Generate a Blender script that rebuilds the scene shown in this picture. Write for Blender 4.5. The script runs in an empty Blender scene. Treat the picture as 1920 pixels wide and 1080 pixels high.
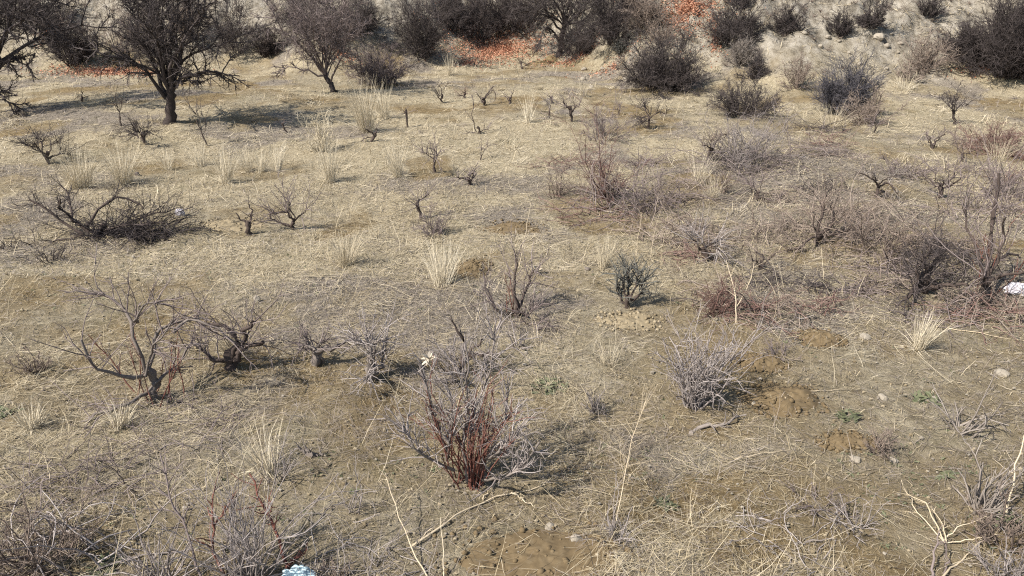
import bpy, math, random
import numpy as np
from mathutils import Vector

C = bpy.context.scene.collection
rad = math.radians
F, CX, CY = 1400.0, 960.0, 540.0          # focal length and centre, in pixels of a 1920 wide frame
CAM_H, PITCH = 2.9, rad(23.0)
SUN_AZ, SUN_EL = rad(32), rad(46)          # light travels towards +x, a little towards +y

# ------------------------------------------------------------------ noise and terrain
def _hash(i, j, s):
    n = (i.astype(np.int64) * 374761393 + j.astype(np.int64) * 668265263 + s * 974711) & 0xffffffff
    n = ((n ^ (n >> 13)) * 1274126177) & 0xffffffff
    return ((n ^ (n >> 16)) & 0xffff) / 65535.0
def vnoise(x, y, s=0):
    x = np.asarray(x, float); y = np.asarray(y, float)
    i = np.floor(x); j = np.floor(y); u = x - i; v = y - j
    u = u * u * (3 - 2 * u); v = v * v * (3 - 2 * v)
    a = _hash(i, j, s); b = _hash(i + 1, j, s); c = _hash(i, j + 1, s); d = _hash(i + 1, j + 1, s)
    return (a * (1 - u) + b * u) * (1 - v) + (c * (1 - u) + d * u) * v
def fbm(x, y, s=0, o=4):
    t = 0; a = 0.5; f = 1.0
    for k in range(o):
        t = t + a * (vnoise(np.asarray(x) * f, np.asarray(y) * f, s + k) - 0.5); a *= 0.5; f *= 2.03
    return t
FOOT_X = np.array([-200, -16, -11, -5.5, -3, -1, 1.5, 3.5, 7, 12, 17, 200.0])
FOOT_Y = np.array([25.5, 24.5, 24.0, 24, 25.5, 28.6, 27.2, 21.8, 19.9, 20.2, 20.6, 20.5])
def height(x, y):
    x = np.asarray(x, float); y = np.asarray(y, float)
    z = 0.32 * fbm(x / 5.0, y / 5.0, 3, 3) + 0.10 * fbm(x / 0.9, y / 0.9, 11, 3) + 0.075 * fbm(x / .26, y / .26, 17, 3) + .03 * fbm(x / .08, y / .08, 19, 2)
    d = y - np.interp(x, FOOT_X, FOOT_Y) + 1.6 * fbm(x / 3.0, y / 6.0, 23, 3)
    rise = np.where(d > 20, 20.0, np.log1p(np.exp(np.clip(d / 0.8, -30, 30))) * 0.8)
    k = np.clip(rise / 2.0, 0, 1)
    z = z + 0.66 * np.minimum(rise, 22) + k * (1.5 * fbm(x / 2.2, y / 2.2, 31, 4) + 0.5 * np.abs(fbm(x / 0.8, y / 1.6, 37, 3)) + .45 * fbm(x / .45 + y / 2, y / .8, 39, 4) + .7 * np.maximum(fbm(x / .7 - y / 1.5, y / 1.2, 43, 3), 0))
    # a low swell on the left that carries the trees
    z = z + 0.25 * np.exp(-((x + 7) / 3.5) ** 2 - ((y - 17) / 3.5) ** 2)
    return z
def bell(x, y, cx, cy, rx, ry): return np.exp(-((x - cx) / rx) ** 2 - ((y - cy) / ry) ** 2)
def bare(x, y):
    """1 where the soil shows, 0 where dry grass covers it"""
    v = .30 + 3.2 * fbm(x / 1.3, y / 1.3, 71, 6) + .62 * np.clip((6.8 - y) / 3, 0, 1) * (.35 + 1.1 * vnoise(x / 1.1 + 7, y / .9, 5)) + .35 * bell(x, y, -3.6, 6, 1.6, 1.5) + .25 * bell(x, y, -6.5, 14.5, 3, 2)
    v = v + .4 * bell(x, y, 1.1, 5.6, 1.0, .5) + .3 * bell(x, y, .9, 7.2, .9, .5) - .3 * bell(x, y, -1.5, 12, 5, 4) + .3 * bell(x, y, 2.2, 20, 2.5, 1.2)
    return np.clip(v, 0, 1)
def greyed(x, y):
    v = .42 + 2.4 * fbm(x / 1.6, y / 1.6, 81, 5) + .3 * bell(x, y, 4.5, 9.5, 3.5, 3) + .25 * bell(x, y, -.9, 6.7, 1.2, 1) - .3 * bell(x, y, -2, 12, 4, 5) + .2 * bell(x, y, 1.8, 3.8, 1.5, 1)
    return np.clip(v, 0, 1)
def bank(x, y):
    d = y - np.interp(x, FOOT_X, FOOT_Y) + 1.6 * fbm(x / 3.0, y / 6.0, 23, 3)
    return np.clip((d + .3 + 2 * fbm(x / .8, y / .8, 29, 3)) / 1.4, 0, 1)
def h1(x, y): return float(height(np.array([x]), np.array([y]))[0])
Z0 = h1(0, 4)
CAM = np.array([0, 0, CAM_H])
def ray(px, py):
    c, s = math.cos(PITCH), math.sin(PITCH)
    a, b = (px - CX) / F, -(py - CY) / F
    return np.array([a, c + b * s, -s + b * c])
def at(px, py):
    """ground point seen at a photo position, and pixels per metre there"""
    d = ray(px, py); t = np.linspace(1.5, 70, 14000)
    P = CAM[None] + d[None] * t[:, None]
    below = P[:, 2] - height(P[:, 0], P[:, 1]) < 0
    k = int(np.argmax(below)) if below.any() else len(t) - 1
    p = P[k]; return np.array([p[0], p[1], h1(p[0], p[1])]), F / t[k]

# ------------------------------------------------------------------ materials
def ramp_mat(name, cols, rough=0.9, nscale=14.0, namt=0.35, attr=True, trans=False):
    m = bpy.data.materials.new(name); m.use_nodes = True
    nt = m.node_tree; N = nt.nodes; L = nt.links
    b = N['Principled BSDF']; b.inputs['Roughness'].default_value = rough
    b.inputs['Specular IOR Level'].default_value = 0.15
    ramp = N.new('ShaderNodeValToRGB'); e = ramp.color_ramp.elements
    n = len(cols)
    while len(e) < n: e.new(0.5)
    for i, c in enumerate(cols):
        e[i].position = i / (n - 1); e[i].color = (*c, 1)
    nz = N.new('ShaderNodeTexNoise'); nz.inputs['Scale'].default_value = nscale; nz.inputs['Detail'].default_value = 3
    tc = N.new('ShaderNodeTexCoord'); L.new(tc.outputs['Object'], nz.inputs['Vector'])
    at_ = N.new('ShaderNodeAttribute'); at_.attribute_name = 'tone'
    mx = N.new('ShaderNodeMix'); mx.data_type = 'FLOAT'; mx.inputs['Factor'].default_value = namt if attr else 1.0
    L.new(at_.outputs['Fac'], mx.inputs['A']); L.new(nz.outputs['Fac'], mx.inputs['B'])
    L.new(mx.outputs['Result'], ramp.inputs['Fac']); L.new(ramp.outputs['Color'], b.inputs['Base Color'])
    return m
M = dict(
    dark=ramp_mat('dark_bark', [(.022, .017, .015), (.055, .043, .038), (.13, .105, .092)]),
    thicket=ramp_mat('thicket_twig', [(.028, .023, .022), (.062, .051, .048), (.135, .113, .104)]),
    purple=ramp_mat('purple_twig', [(.065, .050, .047), (.165, .132, .122), (.30, .25, .228)]),
    blue=ramp_mat('slate_twig', [(.040, .038, .043), (.085, .080, .088), (.17, .155, .16)]),
    grey=ramp_mat('grey_twig', [(.10, .083, .070), (.215, .185, .158), (.37, .33, .29)]),
    ash=ramp_mat('ash_twig', [(.13, .108, .098), (.275, .24, .22), (.43, .385, .355)]),
    brown=ramp_mat('brown_twig', [(.080, .060, .048), (.195, .152, .122), (.34, .28, .23)]),
    red=ramp_mat('red_twig', [(.080, .034, .026), (.150, .062, .046), (.235, .165, .132)]),
    rust=ramp_mat('rusty_twig', [(.075, .043, .036), (.165, .10, .083), (.29, .215, .18)]),
    straw=ramp_mat('straw', [(.27, .22, .145), (.52, .455, .33), (.72, .655, .52)]),
    pale=ramp_mat('pale_stick', [(.28, .22, .14), (.44, .36, .245), (.58, .50, .37)]),
    vine=ramp_mat('vine_wood', [(.028, .021, .018), (.075, .057, .048), (.17, .135, .115)], nscale=30, namt=.6),
    wood=ramp_mat('weathered_wood', [(.075, .06, .05), (.165, .14, .12), (.29, .255, .225)], nscale=30, namt=.6),
    lichen=ramp_mat('lichen_wood', [(.035, .03, .026), (.10, .098, .085), (.21, .21, .185)], nscale=30, namt=.6),
    soil=ramp_mat('loose_soil', [(.075, .053, .028), (.125, .091, .049), (.185, .142, .085)], nscale=26, namt=1),
    clod=ramp_mat('soil_clod', [(.10, .076, .045), (.22, .177, .11), (.36, .305, .215)], nscale=26, namt=.4),
    stone=ramp_mat('pale_stone', [(.14, .12, .09), (.235, .205, .16), (.34, .305, .25)], nscale=18, namt=.6),
    leaf=ramp_mat('fallen_leaf', [(.20, .088, .056), (.37, .175, .108), (.48, .305, .20)]),
    weed=ramp_mat('weed_leaf', [(.060, .068, .034), (.10, .108, .060), (.16, .162, .10)]),
    flower=ramp_mat('dry_husk', [(.26, .22, .155), (.36, .315, .24), (.46, .41, .33)]),
    plastic=ramp_mat('white_plastic', [(.30, .285, .29), (.41, .39, .41), (.50, .49, .50)], rough=.45),
    bluebag=ramp_mat('pale_blue_plastic', [(.30, .42, .44), (.42, .54, .56), (.54, .64, .66)], rough=.45),
    grass=ramp_mat('dry_grass', [(.12, .090, .052), (.28, .227, .138), (.42, .355, .24), (.535, .47, .35)], nscale=.5, namt=.25),
    litter=ramp_mat('plant_litter', [(.055, .043, .034), (.185, .153, .124), (.38, .33, .282)], nscale=.8, namt=.25),
)

def ground_material():
    m = bpy.data.materials.new('dry_ground'); m.use_nodes = True
    nt = m.node_tree; N = nt.nodes; L = nt.links
    b = N['Principled BSDF']; b.inputs['Roughness'].default_value = .95; b.inputs['Specular IOR Level'].default_value = .1
    tc = N.new('ShaderNodeTexCoord')
    def noise(scale, detail=5, rough=.6, sc=None, rot=0, dist=0):
        n = N.new('ShaderNodeTexNoise'); n.inputs['Scale'].default_value = scale
        n.inputs['Detail'].default_value = detail; n.inputs['Roughness'].default_value = rough; n.inputs['Distortion'].default_value = dist
        if sc:
            mp = N.new('ShaderNodeMapping'); mp.inputs['Scale'].default_value = sc; mp.inputs['Rotation'].default_value = (0, 0, rot)
            L.new(tc.outputs['Object'], mp.inputs['Vector']); L.new(mp.outputs['Vector'], n.inputs['Vector'])
        else: L.new(tc.outputs['Object'], n.inputs['Vector'])
        return n.outputs['Fac']
    def ramp(fac, stops):
        r = N.new('ShaderNodeValToRGB'); e = r.color_ramp.elements
        while len(e) < len(stops): e.new(.5)
        for i, (p, c) in enumerate(stops):
            e[i].position = p; e[i].color = (*c, 1) if len(c) == 3 else c
        L.new(fac, r.inputs['Fac']); return r.outputs['Color']
    def mix(f, a, c, mode='MIX'):
        x = N.new('ShaderNodeMix'); x.data_type = 'RGBA'; x.blend_type = mode
        if isinstance(f, float): x.inputs['Factor'].default_value = f
        else: L.new(f, x.inputs['Factor'])
        L.new(a, x.inputs['A']); L.new(c, x.inputs['B']); return x.outputs['Result']
    def attr(nm):
        q = N.new('ShaderNodeAttribute'); q.attribute_name = nm; return q.outputs['Fac']
    def madd(a, k, c):
        q = N.new('ShaderNodeMath'); q.operation = 'MULTIPLY_ADD'; L.new(a, q.inputs[0]); q.inputs[1].default_value = k
        if isinstance(c, float): q.inputs[2].default_value = c
        else: L.new(c, q.inputs[2])
        return q.outputs[0]
    BW = [(.40, (0, 0, 0)), (.60, (1, 1, 1))]
    fine = noise(16, 8, .78)
    earth = ramp(noise(7, 9, .78), [(.30, (.11, .078, .038)), (.48, (.225, .165, .085)), (.66, (.335, .262, .15))])
    dirt = ramp(noise(11, 8, .75), [(.30, (.16, .13, .08)), (.48, (.31, .262, .175)), (.66, (.43, .375, .27))])
    mat_ = ramp(noise(18, 9, .8, (1, .4, 1), .5, 1.5), [(.30, (.145, .111, .065)), (.46, (.34, .283, .182)), (.64, (.53, .46, .325))])
    grey = ramp(noise(22, 9, .8, (.5, 1, 1), -.4, 1.2), [(.32, (.075, .062, .048)), (.48, (.235, .20, .155)), (.66, (.42, .365, .295))])
    col = mix(ramp(madd(fine, .9, madd(attr('greyed'), .9, -.40000001)), BW), mat_, grey)
    soil = mix(ramp(noise(.5, 4, .6, (1, 1, 1), 1.0), BW), earth, dirt)
    col = mix(ramp(madd(fine, .9, madd(attr('bare'), .9, -.40000001)), BW), col, soil)
    moss = N.new('ShaderNodeRGB'); moss.outputs[0].default_value = (.115, .115, .045, 1)
    col = mix(ramp(noise(.9, 8, .75, (1, 1, 1), 2.1), [(.54, (0, 0, 0)), (.70, (.28, .28, .28))]), col, moss.outputs[0])
    marl = ramp(noise(3.6, 10, .8, (1, .6, 1), .3), [(.36, (.085, .071, .053)), (.48, (.265, .233, .18)), (.62, (.43, .39, .32))])
    col = mix(attr('bank'), col, marl)
    grain = ramp(noise(85, 4, .75), [(.3, (.55, .55, .55)), (.65, (1.0, 1.0, 1.0))])
    col = mix(.8, col, grain, 'MULTIPLY')
    L.new(col, b.inputs['Base Color'])
    bp = N.new('ShaderNodeBump'); bp.inputs['Strength'].default_value = 1; bp.inputs['Distance'].default_value = .05
    L.new(noise(28, 8, .75), bp.inputs['Height']); L.new(bp.outputs['Normal'], b.inputs['Normal'])
    return m

# ------------------------------------------------------------------ mesh building
class MB:
    def __init__(s): s.v = []; s.f = []; s.t = []; s.n = 0
    def add(s, v, f, t):
        s.v.append(v.reshape(-1, 3)); s.f.append(f.reshape(-1, 4) + s.n); s.t.append(t.reshape(-1)); s.n += v.size // 3
    def empty(s): return s.n == 0
    def build(s, name, mat, parent=None, smooth=True, loc=None):
        v = np.concatenate(s.v).astype(np.float32); f = np.concatenate(s.f).astype(np.int32); t = np.concatenate(s.t).astype(np.float32)
        me = bpy.data.meshes.new(name)
        me.vertices.add(len(v)); me.vertices.foreach_set('co', v.ravel())
        me.loops.add(f.size); me.loops.foreach_set('vertex_index', f.ravel())
        me.polygons.add(len(f)); me.polygons.foreach_set('loop_start', np.arange(0, f.size, 4, dtype=np.int32))
        me.polygons.foreach_set('use_smooth', np.full(len(f), smooth))
        a = me.attributes.new('tone', 'FLOAT', 'POINT'); a.data.foreach_set('value', t)
        me.update(calc_edges=True); me.materials.append(mat)
        o = bpy.data.objects.new(name, me); C.objects.link(o)
        if parent: o.parent = parent
        if loc is not None: o.location = loc
        return o
def norm(a): return a / np.maximum(np.linalg.norm(a, axis=-1, keepdims=True), 1e-9)
def tubes(mb, P, R, tone, sides=3, rng=None, gnarl=0):
    """P (N,K,3) centre lines, R (N,K) radii"""
    P = np.asarray(P, float); R = np.asarray(R, float); n, k, _ = P.shape
    T = np.empty_like(P); T[:, 1:-1] = P[:, 2:] - P[:, :-2]; T[:, 0] = P[:, 1] - P[:, 0]; T[:, -1] = P[:, -1] - P[:, -2]
    T = norm(T)
    ref = norm(np.random.default_rng(5).normal(size=(n, 1, 3)) + np.array([.3, .9, .05])) if n > 3 else np.array([[[.31, .93, .17]]])
    U = norm(np.cross(T, ref)); V = np.cross(T, U)
    a = np.arange(sides) * 2 * math.pi / sides
    rr = R[:, :, None]
    if gnarl: rr = rr * (1 + gnarl * (np.random.default_rng(int(abs(P.sum()) * 1000) % 99991).random((n, k, sides)) - .5))
    else: rr = np.repeat(rr, sides, 2)
    v = P[:, :, None] + rr[..., None] * (np.cos(a)[None, None, :, None] * U[:, :, None] + np.sin(a)[None, None, :, None] * V[:, :, None])
    i = np.arange(n)[:, None, None] * k * sides; j = np.arange(k - 1)[None, :, None] * sides; s = np.arange(sides)[None, None]; s2 = (s + 1) % sides
    f = np.stack([i + j + s, i + j + s2, i + j + s2 + sides, i + j + s + sides], -1)
    mb.add(v, f, np.broadcast_to(np.asarray(tone, float).reshape(n, 1, 1), (n, k, sides)))
    if sides >= 5:                                   # close the cut ends with a folded quad fan
        for q in (0, k - 1):
            c = v[:, q]
            for m_ in range(1, sides - 2, 2):
                ff = np.array([[0, m_, m_ + 1, min(m_ + 2, sides - 1)]]) if m_ + 2 <= sides - 1 else None
                if ff is None: continue
                for w in range(n): mb.add(c[w], ff, np.full(sides, float(np.asarray(tone).reshape(-1)[w])))
def ribbons(mb, P, W, tone, rng, side=None):
    """flat tapered blades along P (N,K,3)"""
    n, k, _ = P.shape
    T = norm(P[:, -1] - P[:, 0])
    if side is None: side = rng.normal(size=(n, 3)); side[:, 2] *= .35
    S = norm(np.cross(T, norm(np.cross(side, T)) + 1e-6))[:, None] * W[:, :, None] * .5
    v = np.stack([P - S, P + S], 2)
    i = np.arange(n)[:, None] * k * 2; j = np.arange(k - 1)[None] * 2
    f = np.stack([i + j, i + j + 1, i + j + 3, i + j + 2], -1)
    mb.add(v, f, np.broadcast_to(tone.reshape(n, 1, 1), (n, k, 2)))
def strand(rng, start, d, L, K, wob, trop=0.0):
    n = len(start); d = norm(d); P = np.empty((n, K + 1, 3)); P[:, 0] = start
    step = (np.asarray(L) / K)[:, None]
    for k in range(K):
        d = norm(d + rng.normal(size=(n, 3)) * wob + np.array([0, 0, trop]))
        P[:, k + 1] = P[:, k] + d * step
    return P
def sprout(rng, P, per, t0, t1, a0, a1):
    n, k, _ = P.shape; idx = np.repeat(np.arange(n), per); m = len(idx)
    t = rng.uniform(t0, t1, m) * (k - 1); i = np.clip(t.astype(int), 0, k - 2); u = (t - i)[:, None]
    p = P[idx, i] * (1 - u) + P[idx, i + 1] * u; T = norm(P[idx, i + 1] - P[idx, i])
    ax = norm(np.cross(T, rng.normal(size=(m, 3)))); an = rng.uniform(a0, a1, m)[:, None]
    return p, T * np.cos(an) + ax * np.sin(an), idx, t / (k - 1)
def plen(P): return np.linalg.norm(np.diff(P, axis=1), axis=2).sum(1)
def taper(r0, r1, K): return np.asarray(r0)[:, None] * (1 - np.linspace(0, 1, K + 1)[None]) + np.asarray(r1)[:, None] * np.linspace(0, 1, K + 1)[None]
def settle(P, base):
    """keep strands out of the ground; P is local to base"""
    g = height(P[..., 0] + base[0], P[..., 1] + base[1]) - base[2]
    P[..., 2] = np.maximum(P[..., 2], g + .006); return P
def tone(rng, n, lo=0, hi=1): return rng.uniform(lo, hi, n)
def root(name, label, cat, loc, group=None):
    o = bpy.data.objects.new(name, None); C.objects.link(o); o.location = loc; o.empty_display_size = .1
    o['label'] = label; o['category'] = cat
    if group: o['group'] = group
    return o
def tag(o, label, cat, group=None):
    o['label'] = label; o['category'] = cat
    if group: o['group'] = group
    return o

SEED = [100]
def rng_(): SEED[0] += 1; return np.random.default_rng(SEED[0])
def resample(pts, K):
    pts = np.asarray(pts, float); d = np.r_[0, np.cumsum(np.linalg.norm(np.diff(pts, axis=0), axis=1))]
    t = np.linspace(0, d[-1], K + 1); return np.stack([np.interp(t, d, pts[:, i]) for i in range(3)], 1)
def px_path(pts, base_px, s, rng=None, dep=0.0):
    """photo offsets around a base -> local metres; a third number is depth in metres"""
    out = []
    for p in pts:
        out.append([(p[0] - base_px[0]) / s, p[2] if len(p) > 2 else 0.0, (base_px[1] - p[1]) / s * 1.04])
    return np.array(out)

# ------------------------------------------------------------------ shrubs
def shrub(label, px, py, w, h, mat='thicket', n=(38, 9, 4), r=.008, name='bush', cat='bush', group=None, stem=None, red=0, lo=0, hi=1, spread=1.0, upright=0.0):
    rng = rng_(); b, s = at(px, py); W, H = w / s, h / s * 1.04
    o = root(name, label, cat, b - np.array([0, 0, .02]), group)
    n1, n2, n3 = n; dist = float(np.hypot(b[0], b[1])); tmin = .00021 * dist; near = dist < 11
    if near: n1 = int(n1 * .9); n2 = max(1, int(n2 * .75)); r *= .85; upright = max(upright, .25)
    else:
        n1 = int(n1 * 1.25); n2 = int(n2 * 1.35); W *= 1.12; H *= 1.06
        if group and 'foot of the bank' in group: W *= 1.04; H *= 1.03; n1 = int(n1 * 1.1)
    th = rng.uniform(0, 2 * math.pi, n1); ph = np.arccos(rng.uniform(.05 + upright, 1, n1)) * spread
    tg = np.stack([W / 2 * np.sin(ph) * np.cos(th), W / 2 * np.sin(ph) * np.sin(th), H * np.cos(ph) * .95 + .04], 1) * (rng.uniform(.5, 1.1, n1) * (1 + .9 * fbm(np.cos(th) * 1.3 + px, np.sin(th) * 1.3 + ph * 1.5, 3, 2)))[:, None]
    st = np.stack([tg[:, 0] * .22, tg[:, 1] * .22, np.zeros(n1) - .03], 1) + rng.normal(size=(n1, 3)) * [W * .04, W * .04, 0]
    d = tg - st; L = np.linalg.norm(d, axis=1); d = norm(d) + [0, 0, .35 if not near else .15]
    P1 = settle(strand(rng, st, d, L * (rng.uniform(.7, 1.25, n1) if near else 1), 5, .13 if not near else .2, -.06 if not near else 0), b); r1 = r * rng.uniform(.7, 1.5, n1)
    mb = MB(); tubes(mb, P1, taper(r1, r1 * .35, 5), tone(rng, n1, lo, hi * .7), 4)
    mb.build('stems', M[stem or mat], o)
    p, d, i, t = sprout(rng, P1, n2, .25, .98, rad(15), rad(55)); L2 = plen(P1)[i] * rng.uniform(.22, .5, len(i)) * (1.15 - .5 * t)
    P2 = settle(strand(rng, p, d, L2, 4, .18, .02), b); r2 = np.maximum(r1[i] * .45, tmin * 1.2)
    tw = MB(); tubes(tw, P2, taper(r2, r2 * .5, 4), tone(rng, len(i), lo, hi), 3)
    if n3:
        p, d, j, t = sprout(rng, P2, n3, .2, 1, rad(20), rad(65)); L3 = L2[j] * rng.uniform(.3, .65, len(j))
        P3 = settle(strand(rng, p, d, L3, 3, .2, .03), b); r3 = np.maximum(r2[j] * .62, tmin)
        tubes(tw, P3, taper(r3, r3 * .5, 3), tone(rng, len(j), lo, hi), 3)
    tw.build('twigs', M[mat], o)
    if red:
        q = rng.integers(0, n1, red); st = P1[q, 0]; d = P1[q, 2] - P1[q, 0] + rng.normal(size=(red, 3)) * .05
        Pr = settle(strand(rng, st, d, plen(P1)[q] * rng.uniform(.4, .8, red), 4, .1, .03), b)
        rm = MB(); tubes(rm, Pr, taper(np.full(red, r * .6), np.full(red, r * .3), 4), tone(rng, red, 0, .6), 3)
        p, d, j, t = sprout(rng, Pr, 4, .3, 1, .4, 1.0); Pq = settle(strand(rng, p, d, plen(Pr)[j] * rng.uniform(.15, .4, len(j)), 3, .15, .02), b)
        tubes(rm, Pq, taper(np.full(len(j), r * .35), np.full(len(j), r * .2), 3), tone(rng, len(j), .4, 1), 3)
        k = rm.build('red_shoots', M['red'], o)
    return o

def heap_strands(rng, b, W, D, H, n, r, up=.35):
    a = rng.uniform(0, 6.28, n); q = np.sqrt(rng.random(n)); x, y = np.cos(a) * q * W * .42, np.sin(a) * q * D * .42
    st = np.stack([x, y, height(x + b[0], y + b[1]) - b[2] + H * .5 * rng.random(n) * (1 - q)], 1)
    d = np.stack([rng.normal(size=n), rng.normal(size=n) * .8, np.abs(rng.normal(size=n)) * up + up * .6], 1)
    return settle(strand(rng, st, d, np.minimum(rng.uniform(.22, .6, n) * W, H * 3.2 * rng.uniform(.5, 1, n)), 6, .2, -.13), b), r * rng.uniform(.6, 1.3, n)
def heap_mesh(rng, b, W, D, H, n, r, lo, hi, side):
    P, rr = heap_strands(rng, b, W, D, H, n, r); tm = .00017 * float(np.hypot(b[0], b[1])); rr = np.maximum(rr, tm * 1.4)
    mb = MB(); tubes(mb, P, taper(rr, rr * .4, 6), tone(rng, n, lo, hi), 4)
    p, d, i, t = sprout(rng, P, side, .1, 1, .35, 1.2); Q = settle(strand(rng, p, d, plen(P)[i] * rng.uniform(.12, .4, len(i)), 4, .22, .0), b)
    r2 = np.maximum(rr[i] * .5, tm); tubes(mb, Q, taper(r2, r2 * .5, 4), tone(rng, len(i), lo, hi), 3)
    return mb
def heap(label, px, py, w, h, mat, n, name='bramble', cat='bramble', group=None, r=.005, lo=0, hi=1, side=4, depth=.7):
    rng = rng_(); b, s = at(px, py); W, H = w / s, h / s * 1.04
    o = heap_mesh(rng, b, W, W * depth, H, n, r, lo, hi, side).build(name, M[mat], loc=b); return tag(o, label, cat, group)
# ------------------------------------------------------------------ bare trees
def tree(label, px, py, trunk, limbs, W, H, zc, n=(10, 9, 7, 5), r0=.11, mat='dark', name='bare_tree', tw=.0042, twmat='thicket'):
    """trunk and limbs are photo paths; the rest of the crown fills an ellipsoid W wide, H high around height zc"""
    rng = rng_(); b, s = at(px, py); o = root(name, label, 'tree', b - np.array([0, 0, .05]))
    T = resample(px_path(trunk, (px, py), s), 10) + rng.normal(size=(11, 3)) * .012
    mb = MB(); R = np.linspace(r0 * 1.05, r0 * .8, 11); R[0] *= 1.5; R[1] *= 1.15
    tubes(mb, T[None], R[None], [.35], 10, gnarl=.22)
    mb.build('trunk', M[mat], o)
    cr = MB(); top = T[-1]; tw *= 1.0
    LP = [resample(px_path(l, (px, py), s), 8) for l in limbs]
    k = n[0]
    th = rng.uniform(0, 2 * math.pi, k); q = rng.uniform(.55, 1, k); el = rng.uniform(-.35, 1, k)
    tg = np.stack([top[0] + W / 2 * q * np.cos(th) * np.sqrt(1 - np.clip(el, 0, 1) ** 2 * .8), W / 2 * q * np.sin(th), zc + H / 2 * el], 1)
    base = T[rng.integers(7, 11, k)]; dd = tg - base
    A = strand(rng, base, norm(dd) + [0, 0, .5], np.linalg.norm(dd, axis=1), 8, .16, -.05)
    A = np.concatenate([np.array(LP).reshape(-1, 9, 3) + rng.normal(size=(len(LP), 9, 3)) * .02, A]) if LP else A
    A[:, 0] = np.where(np.arange(len(A))[:, None] >= 0, A[:, 0], A[:, 0])
    ra = r0 * rng.uniform(.18, .36, len(A)); ra[:len(LP)] = r0 * .42
    tubes(cr, A, taper(ra, ra * .2, 8), tone(rng, len(A), .1, .6), 6, gnarl=.15)
    P = A; rr = ra; L = plen(A)
    for lev, per in enumerate(n[1:]):
        p, d, i, t = sprout(rng, P, per, .22 if lev == 0 else .1, 1, rad(20), rad(65))
        L = L[i] * rng.uniform(.2, .5, len(i)) * ((1.1 - .6 * t) if lev == 0 else 1); K = 5 if lev == 0 else 3
        rr = np.maximum(rr[i] * (.42 if lev == 0 else .5), tw * .6)
        P = settle(strand(rng, p, d, L, K, .2, .0), b)
        tubes(cr, P, taper(rr, rr * .4, K), tone(rng, len(i), 0, .9), 4 if lev == 0 else 3)
    cr.build('crown', M[twmat], o)
    return o

# ------------------------------------------------------------------ old grapevines
def vine(label, px, py, w, h, mat='vine', cane='purple', heads=3, canes=14, fine=4, r=.035, trunk=.4, lean=(0, 0), arms=None, name='grapevine', group='old vines left standing in the field', red=0, lo=0, hi=1, fl=1.0, cat='vine', cr=1.0, flat=.75, heaped=None):
    rng = rng_(); b, s = at(px, py); W, H = w / s, h / s * 1.04
    o = root(name, label, cat, b - np.array([0, 0, .02]), group)
    if heaped: heap_mesh(rng, b, heaped[0] / s, heaped[0] / s * .35, heaped[1] / s, heaped[2], .006, 0, .8, 5).build('tangle', M[cane], o).location.x = heaped[3] / s
    r = min(r * .68, H * .085 + .007); tmin = .00019 * float(np.hypot(b[0], b[1]))
    top = np.array([lean[0] * W, lean[1] * W, H * trunk])
    T = resample([[0, 0, -.03], top * .5 + rng.normal(size=3) * [W * .05, W * .05, 0], top], 6)
    T[1:] += rng.normal(size=(6, 3)) * r * .35
    mb = MB(); R = r * rng.uniform(.8, 1.15, 7); R[0] *= 1.35; R[-1] *= 1.2
    tubes(mb, T[None], R[None], [.3], 8, gnarl=.55)
    if arms: A = np.array([resample(px_path(a, (px, py), s), 7) for a in arms])
    else:
        th = rng.uniform(0, 2 * math.pi) + np.arange(heads) * 2 * math.pi / heads + rng.normal(size=heads) * .5
        tg = np.stack([np.cos(th) * W * .36, np.sin(th) * W * .3, H * rng.uniform(.45, .85, heads)], 1)
        bs = T[rng.integers(3, 7, heads)]; dd = tg - bs
        A = strand(rng, bs, norm(dd) + [0, 0, .3], np.linalg.norm(dd, axis=1), 7, .3, 0)
    A = settle(A + rng.normal(size=A.shape) * r * .3, b); n = len(A)
    ra = r * rng.uniform(.4, .7, n); tubes(mb, A, taper(ra, ra * .45, 7) * rng.uniform(.8, 1.25, (n, 8)), tone(rng, n, .1, .6), 6, gnarl=.5)
    mb.build('trunk', M[mat], o)
    if canes:
        per = max(2, int(canes * 1.7) // n); cm = MB()
        p, d, i, t = sprout(rng, A, per, .3, 1, rad(15), rad(80)); L = H * rng.uniform(.25, .7, len(i)) * fl
        d = d * [1, flat, 1] + [0, 0, .35]
        P = settle(strand(rng, p, d, L, 5, .17, -.01), b); rc = np.maximum(np.clip(.0048 * rng.uniform(.6, 1.3, len(i)), .003, .01) * cr, tmin * 1.3)
        tubes(cm, P, taper(rc, rc * .4, 5), tone(rng, len(i), lo, hi), 4)
        if fine:
            p, d, j, t = sprout(rng, P, fine, .15, 1, rad(20), rad(70)); Q = settle(strand(rng, p, d, L[j] * rng.uniform(.2, .5, len(j)), 3, .22, .02), b)
            rq = np.maximum(rc[j] * .55, tmin); tubes(cm, Q, taper(rq, rq * .5, 3), tone(rng, len(j), lo, hi), 3)
        cm.build('canes', M[cane], o)
    if red:
        st = rng.normal(size=(red, 3)) * [W * .1, W * .06, 0]; d = rng.normal(size=(red, 3)) * [.3, .25, 0] + [0, 0, 1]
        P = settle(strand(rng, st, d, H * rng.uniform(.4, .85, red), 5, .1, .02), b); rm = MB()
        tubes(rm, P, taper(np.full(red, .0055), np.full(red, .0025), 5), tone(rng, red, 0, .7), 4)
        p, d, j, t = sprout(rng, P, 5, .35, 1, .3, .9); Q = strand(rng, p, d, plen(P)[j] * rng.uniform(.12, .35, len(j)), 3, .12, .04)
        tubes(rm, Q, taper(np.full(len(j), .003), np.full(len(j), .0015), 3), tone(rng, len(j), .4, 1), 3)
        rm.build('red_shoots', M['red'], o)
    return o

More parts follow.
